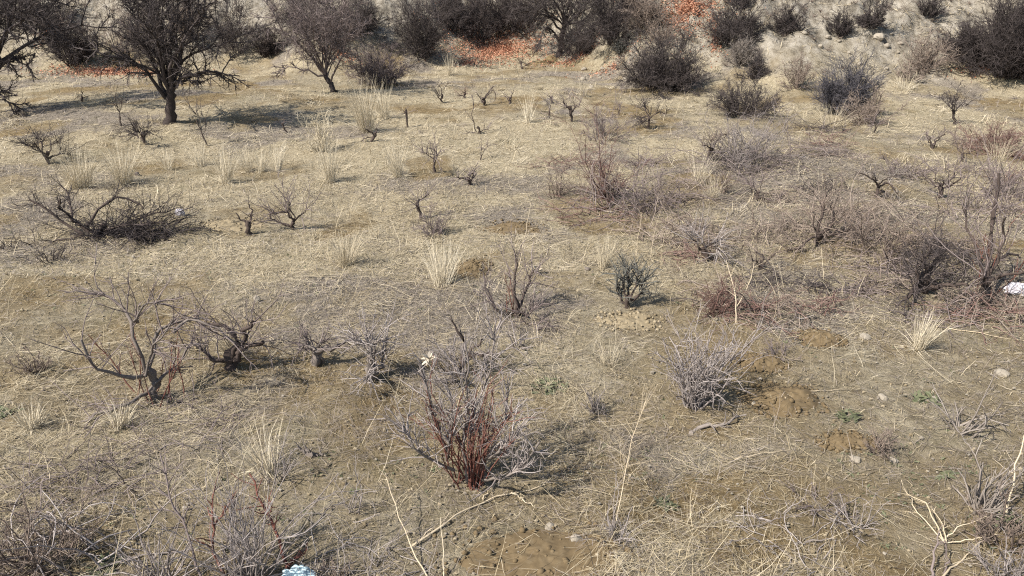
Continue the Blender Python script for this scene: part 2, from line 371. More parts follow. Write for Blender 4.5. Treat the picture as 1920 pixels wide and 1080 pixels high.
# ------------------------------------------------------------------ grass tufts, stalks, stones
def tuft(label, px, py, w, h, n=170, mat='straw', lo=.1, hi=1, name='grass_tuft', group='dry grass tufts', lean=(0, 0), wd=.0045):
    rng = rng_(); b, s = at(px, py); W, H = w / s * 1.2, h / s * 1.16; n = int(n * 1.7); lean = rng.normal(size=2) * .12; lo = max(0, lo - .08)
    a = rng.uniform(0, 2 * math.pi, n); q = np.sqrt(rng.random(n)); st = np.stack([np.cos(a) * q * W * .2, np.sin(a) * q * W * .2, np.full(n, -.02)], 1)
    sp = rng.uniform(.05, 1, n) ** 1.1 * W * .62 / H
    d = np.stack([np.cos(a) * sp * .55 + lean[0] + rng.normal(size=n) * .10, np.sin(a) * sp * .55 + lean[1] + rng.normal(size=n) * .10, np.ones(n)], 1); L = H * (.3 + .8 * rng.beta(1.8, 1.3, n))
    K = 4; P = np.empty((n, K + 1, 3)); P[:, 0] = st; d = norm(d)
    for k in range(K):
        P[:, k + 1] = P[:, k] + d * (L / K)[:, None]
        d = norm(d + np.stack([np.cos(a) * sp * .3, np.sin(a) * sp * .3, -sp * .15], 1) + rng.normal(size=(n, 3)) * .09)
    mb = MB(); w0 = max(wd * .7, .40 / s) * rng.uniform(.6, 1.3, n)
    ribbons(mb, settle(P, b), w0[:, None] * np.array([.9, 1, .85, .6, .2])[None], tone(rng, n, lo, hi), rng)
    m = n // 3                                        # broken blades lying round the foot
    a = rng.uniform(0, 2 * math.pi, m); st = np.stack([np.cos(a), np.sin(a), 0 * a], 1) * (W * .25 * rng.random(m))[:, None]
    d = np.stack([np.cos(a), np.sin(a), rng.uniform(.1, .9, m)], 1)
    ribbons(mb, settle(strand(rng, st, d, H * rng.uniform(.25, .6, m), 4, .12, -.12), b), (w0[:m, None]) * np.array([.9, 1, .85, .6, .2])[None], tone(rng, m, lo * .5, hi * .8), rng)
    o = mb.build(name, M[mat], loc=b); return tag(o, label, 'grass tuft', group)
def stalk(label, paths, r=.006, mat='pale', name='dry_stalk', cat='stalk', group=None, twigs=0, lift=.0, gn=0):
    """dry stick whose ends are given in the photo as (px, py, height above ground in metres)"""
    rng = rng_(); mb = MB(); b, s = at(*paths[0][0][:2]); r *= .62
    for q, path in enumerate(paths):
        pts = []
        for p in path:
            hgt = p[2] if len(p) > 2 else .015
            d = ray(p[0], p[1]); t = np.linspace(1.5, 60, 6000); P = CAM + d * t[:, None]
            k = int(np.argmax(P[:, 2] - height(P[:, 0], P[:, 1]) - hgt < 0)); pts.append(P[k] - b)
        Q = resample(pts, 9); Q[1:-1] += rng.normal(size=(8, 3)) * r * .8
        rr = r * (1 if q == 0 else .7)
        tubes(mb, Q[None], np.linspace(rr, rr * .4, 10)[None], [rng.uniform(.3, .9)], 6, gnarl=gn)
        if twigs:
            p, d, j, t = sprout(rng, Q[None], twigs, .35, 1, .4, 1.1); T = settle(strand(rng, p, d, plen(Q[None])[j] * rng.uniform(.1, .3, len(j)), 4, .15, .02), b)
            tubes(mb, T, taper(np.full(len(j), rr * .45), np.full(len(j), rr * .2), 4), tone(rng, len(j), .3, 1), 3)
    return tag(mb.build(name, M[mat], loc=b), label, cat, group)
def lump(rng, rx, ry, rz, nu=16, nv=9, rough=.25, half=False):
    u = np.arange(nu) * 2 * math.pi / nu; v = np.linspace(0, 1, nv)
    ph = v * (math.pi * (.5 if half else 1.0)); U, Pp = np.meshgrid(u, ph)
    X = np.sin(Pp) * np.cos(U); Y = np.sin(Pp) * np.sin(U); Zc = np.cos(Pp)
    k = 1 + rough * (fbm(X * 1.7 + rng.uniform(0, 50), Y * 1.7 + Zc * 1.3, int(rng.integers(1e4)), 3) * 2.2)
    pts = np.stack([X * rx * k, Y * ry * k, Zc * rz * k], -1)
    i = np.arange(nv - 1)[:, None] * nu; j = np.arange(nu)[None]; j2 = (j + 1) % nu
    return pts, np.stack([i + j, i + nu + j, i + nu + j2, i + j2], -1)
def stone(label, px, py, w, h=None, mat='stone', name='stone', group='loose stones on the ground', t=.6):
    rng = rng_(); b, s = at(px, py); rx = w / s / 2; rz = (h or w * .6) / s * .55
    v, f = lump(rng, rx, rx * rng.uniform(.7, 1), rz, 14, 8, .45); a = rng.uniform(0, 3)
    mb = MB(); mb.add(v, f, np.full(v.shape[:2], t)); o = mb.build(name, M[mat], loc=b + np.array([0, 0, rz * .35]), smooth=False); o.rotation_euler = (rng.normal() * .15, rng.normal() * .15, 0 if h else a)
    return tag(o, label, 'stone', group)
def mound(label, px, py, w, h, hm=.1):
    rng = rng_(); b, rx, ry = mound_size(px, py, w, h)
    nu, nv = 64, 26; u = np.arange(nu) * 2 * math.pi / nu; v = np.linspace(0.0, 1, nv); U, V = np.meshgrid(u, v)
    k = 1 + .9 * fbm(np.cos(U) * 1.5 + px, np.sin(U) * 1.5, 7, 5)
    X, Y = V * rx * k * np.cos(U), V * ry * k * np.sin(U)
    G = height(X + b[0], Y + b[1]) - b[2]
    Z = G + hm * (1 - V ** 2) ** 1.2 * (1 + 1.2 * fbm(X * 5 + px, Y * 5, 9, 3)) + ((.022 if hm < .035 else .04) * fbm(X * 38, Y * 38, 13, 4) + .012) * (1 - V ** 4) - .012 * V
    i = np.arange(nv - 1)[:, None] * nu; j = np.arange(nu)[None]; j2 = (j + 1) % nu
    mb = MB(); mb.add(np.stack([X, Y, Z], -1), np.stack([i + j, i + nu + j, i + nu + j2, i + j2], -1), np.full(X.shape, .5))
    for q in range(190):                               # clods
        a = rng.uniform(0, 6.28); qd = math.sqrt(rng.random()) * 1.2; x, y = math.cos(a) * qd * rx, math.sin(a) * qd * ry
        sz = .004 + .018 * rng.random() ** 2.5; vv, ff = lump(rng, sz, sz, sz * .8, 6, 5, .4); zz = h1(b[0] + x, b[1] + y) - b[2] + hm * max(0, 1 - qd ** 2) ** 1.2
        mb.add(vv + np.array([x, y, zz + .006]), ff, np.full(vv.shape[:2], rng.random()))
    return tag(mb.build('soil_mound', M['clod' if 'hump' in label else 'soil'], loc=b), label, 'mound', 'mounds of dug earth')
def weed(label, px, py, w, n=46):
    rng = rng_(); b, s = at(px, py); R = w / s / 2
    a = rng.uniform(0, 6.28, n); q = np.sqrt(rng.random(n)) * R; st = np.stack([np.cos(a) * q, np.sin(a) * q * .8, 0 * a], 1)
    a2 = rng.uniform(0, 6.28, n); d = np.stack([np.cos(a2), np.sin(a2), rng.uniform(.2, .9, n)], 1)
    mb = MB(); P = settle(strand(rng, st, d, rng.uniform(.04, .09, n), 4, .1, -.15), b)
    ribbons(mb, P, np.full((n, 1), .022) * np.array([.3, .8, 1, .7, .1])[None], tone(rng, n), rng)
    return tag(mb.build('green_weed', M['weed'], loc=b), label, 'weed', 'low green weeds')
def crumple(name, label, cat, px, py, w, h, mat, seed):
    rng = np.random.default_rng(seed); b, s = at(px, py); rx, rz = w / s / 2, h / s * .6
    nu, nv = 40, 22; u = np.arange(nu) * 2 * math.pi / nu; v = np.linspace(.001, 1, nv); U, Pp = np.meshgrid(u, v * math.pi)
    X, Y, Zc = np.sin(Pp) * np.cos(U), np.sin(Pp) * np.sin(U), np.cos(Pp)
    k = 1 + .9 * np.abs(fbm(X * 2.2 + seed, Y * 2.2 + Zc * 2, seed, 2)) - .8 * np.abs(fbm(X * 5 + 9, Y * 5 - Zc * 4, seed + 5, 3)) + .25 * fbm(X * 2, Zc * 3 + Y * 2, seed + 8, 2)
    v = np.stack([X * rx * k, Y * rx * .7 * k, Zc * rz * k], -1)
    i = np.arange(nv - 1)[:, None] * nu; j = np.arange(nu)[None]; j2 = (j + 1) % nu
    mb = MB(); mb.add(v, np.stack([i + j, i + nu + j, i + nu + j2, i + j2], -1), rng.random(v.shape[:2]))
    return tag(mb.build(name, M[mat], loc=b + np.array([0, 0, rz * .5]), smooth=False), label, cat)

# ================================================================== THE PLACE
# ------------------------------------------------------------------ ground
def build_ground():
    xs = np.unique(np.r_[np.linspace(-180, -40, 24), np.linspace(-40, -14, 70), np.linspace(-14, -5, 100), np.linspace(-5, 5, 300), np.linspace(5, 14, 100), np.linspace(14, 40, 70), np.linspace(40, 180, 24)])
    ys = np.unique(np.r_[np.linspace(-90, -4, 24), np.linspace(-4, 1.5, 24), np.linspace(1.5, 8, 240), np.linspace(8, 12, 70), np.linspace(12, 32, 170), np.linspace(32, 60, 40), np.linspace(60, 190, 20)])
    X, Y = np.meshgrid(xs, ys); Z = height(X, Y); nx = len(xs)
    i = np.arange(len(ys) - 1)[:, None] * nx; j = np.arange(nx - 1)[None]
    mb = MB(); mb.add(np.stack([X, Y, Z], -1), np.stack([i + j, i + j + 1, i + nx + j + 1, i + nx + j], -1), np.zeros(X.shape))
    o = mb.build('ground', ground_material())
    for nm, v in (('bare', bare(X, Y)), ('greyed', greyed(X, Y)), ('bank', bank(X, Y))):
        a = o.data.attributes.new(nm, 'FLOAT', 'POINT'); a.data.foreach_set('value', v.astype(np.float32).ravel())
    o['kind'] = 'structure'
build_ground()

# ------------------------------------------------------------------ ground cover
def scatter(rng, n, y0=1.8, y1=27, p=1.0):
    """denser near the lens; wider than the view so a step aside still looks right"""
    u = rng.random(n)
    Y = (y0 ** (1 - p) + u * (y1 ** (1 - p) - y0 ** (1 - p))) ** (1 / (1 - p)) if p != 1 else y0 * (y1 / y0) ** u
    X = rng.uniform(-1, 1, n) * (Y * .80 + 1.6)
    return X, Y
MOUNDS = [('largest brown earth mound, right of the silvery grey shrub', 1462, 748, 150, 62, .06), ('middle sized earth mound above the largest one', 1422, 682, 96, 32, .045), ('smooth dark earth mound farthest right of the mound cluster', 1535, 635, 90, 36, .055),
          ('ochre mound in the shade of the big bright straw fan', 888, 504, 66, 34, .06), ('flat orange brown mound in mid field', 958, 428, 120, 24, .03), ('low olive hump behind the jet black stump', 440, 424, 110, 26, .05),
          ('dirt hump carrying the sage grey lichen vine', 1180, 604, 120, 40, .03), ('long patch of reddish bare soil at the bottom edge', 1010, 1046, 360, 90, .015), ('small rusty soil patch left of the rusty dry clump', 1590, 826, 110, 36, .015)]
def mound_size(px, py, w, h):
    b, s = at(px, py); rx = w / s / 2; dep = math.sin(math.atan2(CAM_H, b[1]))
    return b, rx, min(max(h / s / 2 / dep, rx * .5), rx * 1.3)
BUMPS = [(*mound_size(*m[1:5]), m[5]) for m in MOUNDS]
def on_mounds(x, y):
    z = 0; cover = 1
    for b, rx, ry, hm in BUMPS:
        v = ((x - b[0]) / rx) ** 2 + ((y - b[1]) / ry) ** 2
        z = z + hm * np.clip(1 - v, 0, 1) ** 1.2 + .01 * (v < 1); cover = cover * np.where(v < 1, .05 + .75 * np.clip(v, 0, 1) ** 2, 1)
    return z, cover
def ground_cover(name, mat, n, seed, L, elev, dens, lo, hi, p=.75, y1=27, flow=1.0, K=3, w=.0032):
    rng = np.random.default_rng(seed); X, Y = scatter(rng, n, y1=y1, p=p)
    keep = rng.random(n) < dens(X, Y) * on_mounds(X, Y)[1]; X, Y = X[keep], Y[keep]; n = len(X)
    ang = fbm(X / 2.2, Y / 2.2, seed, 3) * 5 + rng.normal(size=n) * flow + .25 + math.pi * (rng.random(n) < .5)
    e = np.abs(rng.normal(size=n)) * elev
    d = np.stack([np.cos(ang) * np.cos(e), np.sin(ang) * np.cos(e), np.sin(e)], 1)
    bz = on_mounds(X, Y)[0]; st = np.stack([X, Y, height(X, Y) + bz + rng.uniform(0, .015, n)], 1)
    ln = rng.uniform(*L, n); P = strand(rng, st, d, ln, K, .16, -.07)
    g = height(P[..., 0], P[..., 1]) + on_mounds(P[..., 0], P[..., 1])[0]; P[..., 2] = np.maximum(P[..., 2], g + .004 + rng.random((n, 1)) * .012)
    wd = np.maximum(w, .00042 * np.hypot(X, Y)) * rng.uniform(.6, 1.5, n)
    tn = np.clip(rng.uniform(lo, hi, n) + fbm(X / 1.3, Y / 1.3, seed + 3, 3) * .7, 0, 1)
    mb = MB(); side = np.stack([-np.sin(ang), np.cos(ang), rng.normal(size=n) * .3], 1)
    ribbons(mb, P, wd[:, None] * np.array([.8, 1, .8, .25])[None, :K + 1], tn, rng, side)
    o = mb.build(name, M[mat]); o['kind'] = 'stuff'; return o
def patch(x, y, s, sc): return np.clip(.5 + fbm(x / sc, y / sc, s, 4) * 2.6, 0, 1)
ground_cover('dry_grass', 'grass', 150000, 41, (.05, .18), .20, lambda x, y: (.06 + .94 * patch(x, y, 51, 1.7)) * (1 - .96 * bare(x, y)), .2, .95, w=.0022)
ground_cover('plant_litter', 'litter', 170000, 42, (.03, .15), .22, lambda x, y: (.1 + .9 * greyed(x, y)) * (1 - .75 * bare(x, y)), .0, .9, flow=1.4, w=.0022)
ground_cover('straw_crumbs', 'grass', 150000, 44, (.015, .06), .3, lambda x, y: 1 - .75 * bare(x, y), .0, .8, p=1.2, y1=12, flow=3, K=2, w=.0020)
ground_cover('standing_grass', 'grass', 26000, 43, (.08, .28), .75, lambda x, y: patch(x, y, 61, 2.2) ** 2 * (1 - .8 * bare(x, y)), .45, 1, flow=2, w=.0020)
ground_cover('dead_weed_stems', 'litter', 30000, 45, (.08, .30), .9, lambda x, y: np.clip(greyed(x, y) * patch(x, y, 63, 1.2) * np.clip(.25 + x / 5, .1, 1) * 1.5, 0, 1), .1, .8, flow=2, w=.0024)
def lodged_grass(name, mat, n, per, seed, L, dens, lo, hi, spread=.09, p=.75, y1=25, w=.0022, elev=.28):
    """clumps of blades combed over to one side"""
    rng = np.random.default_rng(seed); X, Y = scatter(rng, n, y1=y1, p=p)
    k = rng.random(n) < dens(X, Y) * on_mounds(X, Y)[1]; X, Y = X[k], Y[k]; m = len(X)
    A = fbm(X / 2.5, Y / 2.5, seed, 3) * 6 + rng.normal(size=m) * .7 + math.pi * (rng.random(m) < .3); T0 = rng.uniform(lo, hi, m); S = rng.uniform(.5, 1.4, m)
    i = np.repeat(np.arange(m), rng.integers(per // 2, per * 2, m)); q = len(i)
    a = A[i] + rng.normal(size=q) * .45; x = X[i] + rng.normal(size=q) * spread * S[i]; y = Y[i] + rng.normal(size=q) * spread * S[i]
    e = np.abs(rng.normal(size=q)) * elev + .1
    d = np.stack([np.cos(a) * np.cos(e), np.sin(a) * np.cos(e), np.sin(e)], 1); st = np.stack([x, y, height(x, y)], 1)
    P = strand(rng, st, d, rng.uniform(*L, q) * S[i], 4, .12, -.10); P[..., 2] = np.maximum(P[..., 2], height(P[..., 0], P[..., 1]) + .004 + .03 * rng.random((q, 1)))
    wd = np.maximum(w, .0004 * np.hypot(x, y)) * rng.uniform(.6, 1.3, q); mb = MB()
    ribbons(mb, P, wd[:, None] * np.array([.8, 1, .85, .6, .2])[None], np.clip(T0[i] + rng.normal(size=q) * .15, 0, 1), rng, np.stack([-np.sin(a), np.cos(a), rng.normal(size=q) * .3], 1))
    mb.build(name, M[mat])['kind'] = 'stuff'
lodged_grass('lodged_grass', 'grass', 5200, 22, 47, (.08, .26), lambda x, y: patch(x, y, 67, 1.6) * (1 - .93 * bare(x, y)), .1, 1)
lodged_grass('dead_stem_litter', 'litter', 3600, 14, 48, (.06, .24), lambda x, y: (.08 + .9 * greyed(x, y) * patch(x, y, 68, .9)) * (1 - .6 * bare(x, y)), 0, .75, elev=.2)
ground_cover('tall_dry_stems', 'grass', 2600, 49, (.22, .55), 1.0, lambda x, y: patch(x, y, 69, 2), .5, 1, flow=2, w=.0022)
def clods():
    rng = np.random.default_rng(92); mb = MB(); X, Y = scatter(rng, 9000, y1=14, p=1.1)
    k = rng.random(len(X)) < .15 + .85 * bare(X, Y); X, Y = X[k], Y[k]; Z = height(X, Y)
    for x, y, z in zip(X, Y, Z):
        r = .003 + .014 * rng.random() ** 3; v, f = lump(rng, r, r * .8, r * .7, 6, 4, .5)
        mb.add(v + np.array([x, y, z + r * .3 + .004]), f, np.full(v.shape[:2], rng.random()))
    mb.build('soil_clods', M['clod'], smooth=False)['kind'] = 'stuff'
clods()
ground_cover('fine_chaff', 'litter', 150000, 50, (.02, .09), .25, lambda x, y: (.3 + .7 * patch(x, y, 73, .7)) * (1 - .72 * bare(x, y)), .1, 1, p=1.25, y1=11, flow=1.6, w=.0014)
def seedlings():
    rng = np.random.default_rng(93); X, Y = scatter(rng, 5200, y1=9, p=1.2)
    k = rng.random(len(X)) < np.clip(patch(X, Y, 77, .8) * 2 - 1.15, 0, 1); X, Y = X[k], Y[k]; i = np.repeat(np.arange(len(X)), 5); q = len(i); a = rng.uniform(0, 6.28, q)
    x = X[i] + rng.normal(size=q) * .012; y = Y[i] + rng.normal(size=q) * .012; d = np.stack([np.cos(a), np.sin(a), rng.uniform(.2, .8, q)], 1); L = rng.uniform(.012, .035, q)
    mb = MB(); ribbons(mb, strand(rng, np.stack([x, y, height(x, y)], 1), d, L, 3, .1, -.1), (L * .35)[:, None] * np.array([.3, 1, .9, .2])[None], rng.random(q), rng)
    mb.build('green_seedlings', M['weed'])['kind'] = 'stuff'
seedlings()
def bank_scrub():
    rng = np.random.default_rng(94); n = 3600; X = rng.uniform(-24, 24, n); Y = rng.uniform(18.5, 34, n); k = (bank(X, Y) > .3) & (rng.random(n) < patch(X, Y, 79, 1.1)); X, Y = X[k], Y[k]; m = len(X)
    i = np.repeat(np.arange(m), 16); q = len(i); a = rng.uniform(0, 6.28, q); d = np.stack([np.cos(a), np.sin(a), rng.uniform(.2, 1.6, q)], 1); S = rng.uniform(.05, .26, m)
    P = strand(rng, np.stack([X[i], Y[i], height(X, Y)[i]], 1), d, S[i] * rng.uniform(.5, 1.2, q), 3, .2, -.03); P[..., 2] = np.maximum(P[..., 2], height(P[..., 0], P[..., 1]) + .01)
    mb = MB(); tubes(mb, P, taper(np.full(q, .005), np.full(q, .003), 3), np.clip(rng.uniform(0, .8, m)[i] + rng.normal(size=q) * .1, 0, 1), 3)
    mb.build('bank_scrub', M['brown'])['kind'] = 'stuff'
bank_scrub()
def bank_cover():
    rng = np.random.default_rng(46); n = 42000; X = rng.uniform(-24, 24, n); Y = rng.uniform(18.5, 34, n)
    k = (bank(X, Y) > .2) & (rng.random(n) < patch(X, Y, 66, 1.3) ** 1.3); X, Y = X[k], Y[k]; n = len(X)
    a = rng.uniform(0, 6.28, n); d = np.stack([np.cos(a) * .8, np.sin(a) * .8 - .3, rng.uniform(.0, .8, n)], 1)
    P = strand(rng, np.stack([X, Y, height(X, Y)], 1), d, rng.uniform(.06, .28, n), 3, .15, -.12)
    P[..., 2] = np.maximum(P[..., 2], height(P[..., 0], P[..., 1]) + .01)
    mb = MB(); ribbons(mb, P, (rng.uniform(.006, .014, n))[:, None] * np.array([.8, 1, .8, .25])[None], rng.uniform(.05, .85, n), rng)
    mb.build('bank_grass', M['grass'])['kind'] = 'stuff'
bank_cover()

# ------------------------------------------------------------------ trees along the back
tree('tall bare dark tree at the left edge, its low limbs sweeping down over the grass', -22, 214,
     [(-22, 214), (-8, 180), (10, 140), (22, 100)],
     [[(12, 140), (40, 120, -.2), (75, 110, -.4), (110, 128, -.5)], [(-2, 165), (30, 165, -.4), (60, 172, -.8), (92, 190, -.9)], [(22, 100), (60, 40, .3), (110, 0, .5), (160, -40, .6)],
      [(22, 100), (20, 30, -.5), (0, -40, -.8)], [(15, 125), (70, 80, .8), (140, 60, 1.2), (185, 70, 1.3)], [(22, 100), (80, 70, -.6), (130, 50, -.9), (170, 30, -1)]], 4.2, 3.0, 2.5, n=(18, 15, 10, 6), r0=.10)
tree('bare almond tree with a stout forked trunk and a dense black crown', 318, 232,
     [(318, 232), (321, 215), (325, 195), (330, 175), (333, 163)],
     [[(326, 180), (310, 155, .1), (297, 125, .3), (275, 70, .4), (262, 10, .3)], [(333, 163), (348, 150), (360, 143, -.1), (385, 140, -.2), (420, 128, -.3), (470, 141, -.3)],
      [(333, 163), (330, 120, .2), (318, 70, .2), (300, 0, .1)], [(340, 155), (362, 149, -.1), (378, 151, -.15), (390, 152, -.15)], [(335, 160), (350, 110, .3), (372, 50, .4), (375, -30, .4)],
      [(333, 165), (352, 120, -.3), (400, 70, -.5), (440, 30, -.5)], [(325, 180), (300, 130, -.2), (250, 100, -.5), (215, 95, -.6)]], 2.3, 2.3, 2.2, n=(16, 13, 9, 5), r0=.098)
tree('bare purple-brown tree with a thin trunk leaning left beyond the pale tufts', 627, 172,
     [(627, 172), (624, 160), (616, 146), (610, 138)],
     [[(610, 138), (595, 118, .1), (578, 85, .2), (570, 40, .2)], [(612, 142), (585, 130, -.2), (560, 122, -.3), (535, 130, -.3)], [(616, 146), (612, 110, .2), (620, 60, .2), (625, 10, .1)],
      [(622, 155), (640, 120, -.2), (665, 80, -.4), (680, 40, -.4)], [(612, 140), (590, 95, -.4), (550, 50, -.6), (530, 10, -.6)]], 2.3, 2.3, 2.0, n=(16, 14, 10, 6), r0=.065, twmat='purple', mat='thicket')
tree('dark shrubby tree with a thick low trunk above the red leaf litter', 1048, 104,
     [(1048, 104), (1050, 85), (1054, 60), (1060, 40)],
     [[(1054, 60), (1030, 35), (990, 25, -.3), (960, 30, -.4)], [(1060, 40), (1080, 10, .2), (1095, -40, .3)], [(1050, 80), (1036, 60, -.3), (1020, 50, -.6), (1005, 90, -.8)], [(1056, 50), (1090, 40, -.4), (1110, 60, -.8), (1112, 100, -.9)]],
     3.6, 3.0, 1.9, n=(20, 14, 10, 7), r0=.09)
tree('small dark bare sapling with a flat spread top on the right of the field', 1790, 234,
     [(1790, 234), (1789, 225), (1785, 212), (1781, 204)],
     [[(1781, 204), (1770, 192), (1755, 183, .1), (1738, 180, .2)], [(1783, 208), (1792, 196), (1805, 188, -.1), (1822, 176, -.1)], [(1781, 204), (1780, 190, .2), (1776, 175, .3)], [(1784, 210), (1800, 200, .2), (1818, 196, .3)]], .95, .55, .6, n=(6, 7, 5, 3), r0=.026, tw=.005)

# ------------------------------------------------------------------ bushes along the foot of the bank
D = (44, 11, 6)
G1 = 'dark bare bushes along the foot of the bank'
shrub('dark thicket filling the gap between the left edge tree and the almond tree', 138, 122, 110, 105, 'thicket', (40, 11, 6), group=G1)
shrub('brownish twiggy bush on the bank directly behind the almond tree', 238, 100, 120, 130, 'brown', (22, 8, 4), group=G1)
shrub('loose twiggy bush on the bank just right of the almond crown', 442, 102, 110, 130, 'thicket', (24, 9, 4), group=G1)
shrub('compact black round bush under the bank between two bare trees', 503, 104, 62, 52, 'dark', (40, 10, 5), group=G1)
shrub('tall thicket on the bank behind the leaning purple-brown tree', 575, 60, 150, 110, 'thicket', (34, 9, 5), group=G1)
shrub('wide purple-brown thicket at the right foot of the leaning tree', 708, 160, 135, 78, 'purple', D, group=G1, lo=0, hi=.7)
shrub('vase shaped grey bush with many upright stems left of the red leaf litter', 792, 108, 105, 120, 'thicket', (46, 10, 5), group=G1)
shrub('arching dark bush standing at the upper edge of the red leaf litter', 902, 72, 145, 95, 'thicket', D, group=G1)
shrub('big blackish bush right behind the thick low trunked tree', 1150, 82, 125, 110, 'thicket', (48, 12, 6), group=G1, hi=.8)
shrub('thin dark bush just left of the thick low trunked tree', 985, 62, 90, 85, 'thicket', (22, 9, 4), group=G1)
shrub('dense round charcoal bush with greenish foot, widest bush of the middle', 1240, 164, 175, 92, 'thicket', (70, 13, 6), group=G1, spread=1.05)
shrub('hazy grey bush on the bank above the round charcoal bush', 1238, 84, 85, 58, 'brown', (20, 8, 3), group=G1)
shrub('small pale sage green bush between two dark bushes', 1165, 98, 40, 34, 'lichen', (26, 8, 4), group=G1, lo=.3)
shrub('thicket cut by the top of the photo left of the vase shaped grey bush', 668, 62, 110, 90, 'thicket', (34, 10, 5), group=G1)
shrub('bush behind the gap between the vase shaped bush and the arching bush', 845, 56, 90, 90, 'thicket', (30, 10, 5), group=G1)
shrub('bush cut by the top of the photo above the red leaf litter', 972, 44, 110, 90, 'thicket', (30, 10, 5), group=G1)
shrub('thin brown bush leaning on the right side of the big blackish bush', 1206, 60, 80, 80, 'brown', (30, 10, 5), group=G1)
shrub('low dark bush under the branches of the thick low trunked tree', 1085, 104, 90, 60, 'thicket', (34, 10, 5), group=G1, hi=.7)
shrub('dark thicket cut by the top left corner', 70, 60, 150, 110, 'thicket', (34, 10, 5), group=G1)
shrub('grey twiggy bush on the bank between the almond crown and its right neighbour', 350, 70, 120, 100, 'brown', (26, 9, 4), group=G1)
G2 = 'bushes dotted over the pale bank'
shrub('largest of the dark bushes on the open bank, beside orange leaves', 1376, 82, 92, 78, 'thicket', (48, 11, 6), group=G2)
shrub('bush cut by the top of the photo above the largest open bank bush', 1388, 14, 55, 40, 'thicket', (30, 9, 4), group=G2)
shrub('slim dark bush on the bank with black hollows below it', 1474, 64, 50, 55, 'thicket', (36, 10, 5), group=G2)
shrub('small brownish black bush left of the white rocks on the bank', 1572, 66, 48, 44, 'thicket', (34, 9, 4), group=G2, hi=.7)
shrub('dark bush on the bank right above the white rocks', 1632, 50, 58, 46, 'thicket', (36, 10, 5), group=G2)
shrub('open dark bush at the top of the bank near the right', 1738, 30, 66, 44, 'thicket', (28, 8, 3), group=G2)
shrub('huge dark thicket filling the upper right corner', 1890, 142, 190, 165, 'thicket', (80, 13, 7), r=.011, group=G1, hi=.75)
shrub('smaller brown-black thicket on the left flank of the huge corner thicket', 1800, 112, 90, 64, 'thicket', (36, 10, 5), group=G1)
shrub('straw coloured bush with upright stems left of the huge corner thicket', 1732, 134, 95, 62, 'brown', (40, 7, 3), group=G2, lo=.3)
shrub('dense slate blue dome shaped bush in front of the bank', 1580, 212, 118, 92, 'blue', (64, 13, 6), group='bushes at the back edge of the field', spread=.95)
shrub('low tan bush hugging the right foot of the slate blue bush', 1628, 232, 110, 62, 'brown', (30, 8, 4), group='bushes at the back edge of the field', lo=.2)
shrub('low wide smoky grey bush left of the slate blue bush', 1392, 216, 135, 68, 'thicket', (46, 9, 5), group='bushes at the back edge of the field', lo=.25)
shrub('pale sage grey bush with a soft round top at the foot of the bank', 1386, 122, 60, 52, 'grey', (34, 9, 4), group=G2, lo=.1, hi=.7)
shrub('dark ragged bush just below the pale sage grey bush', 1412, 148, 56, 46, 'thicket', (28, 9, 4), group=G2)
shrub('thin tan bush between the ragged bush and the slate blue bush', 1494, 164, 78, 56, 'brown', (26, 7, 3), group=G2, lo=.2)
shrub('thin dry bush right of the slate blue bush', 1700, 150, 55, 35, 'brown', (20, 6, 3), group=G2, lo=.3)

# ------------------------------------------------------------------ small plants at the left back
vine('tiny black stump alone in the shade by the left edge tree', 155, 190, 16, 24, canes=4, fine=1, cane='dark')
vine('thin upright two stemmed sapling left of the almond trunk', 228, 236, 34, 80, trunk=.25, heads=2, canes=8, fine=2, cane='dark', flat=.3, r=.02)
vine('bushy dark vine at the foot of the almond tree, left of its trunk', 274, 272, 78, 62, canes=36, fine=5, cane='thicket')
vine('low tangled vine in the shaded ledge at the left edge', 96, 308, 115, 62, canes=46, fine=6, cane='thicket', heads=5)
vine('tall leaning twig with bare side shoots right of the almond trunk', 392, 274, 60, 96, trunk=.5, lean=(-.25, 0), heads=2, canes=8, fine=2, cane='thicket', r=.018, flat=.3)
vine('short slanting dark stem between two tuft groups', 541, 250, 24, 34, trunk=.6, lean=(-.4, 0), heads=2, canes=4, fine=1, r=.02)
shrub('straw coloured dry shrub with dark feet behind the tall slim tuft', 600, 284, 66, 76, 'straw', (34, 6, 2), name='dry_shrub', cat='shrub', lo=.05, hi=.8)
vine('leaning crooked vine at the foot of the biggest pale tuft', 690, 266, 52, 36, trunk=.5, lean=(.3, 0), heads=3, canes=7, fine=2)
vine('single slim black stump standing alone right of the biggest tuft', 763, 239, 16, 46, trunk=.75, heads=2, canes=4, fine=1, r=.03)
# vines of the far rows
vine('leftmost vine of the far row, dark foot and upright shoots', 830, 192, 30, 34, canes=14, fine=2, cane='thicket')
vine('low reddish brown vine second in the far row', 872, 184, 36, 22, canes=14, fine=2, mat='vine', cane='rust')
vine('far row vine with one long arm curling over to the right', 905, 198, 60, 40, arms=[[(905, 190), (898, 180), (893, 172)], [(905, 192), (915, 178), (925, 168), (932, 180), (927, 190)], [(905, 190), (910, 180), (918, 172, .2), (925, 165, .3)]], canes=8, fine=2, r=.04)
vine('small neat vine with a fan of shoots in the middle of the far row', 955, 195, 28, 34, canes=8, fine=1, heads=3)
vine('little faint vine right of the neat fan shaped one', 1034, 192, 28, 30, canes=10, fine=2)
vine('far vine with a bent black trunk and a grey head on its right', 1074, 228, 66, 54, trunk=.55, lean=(-.1, 0), heads=4, canes=16, fine=3, r=.04)
vine('thin grey twiggy vine left of the bent black trunk', 1030, 222, 44, 40, canes=20, fine=3, cane='grey', r=.02)
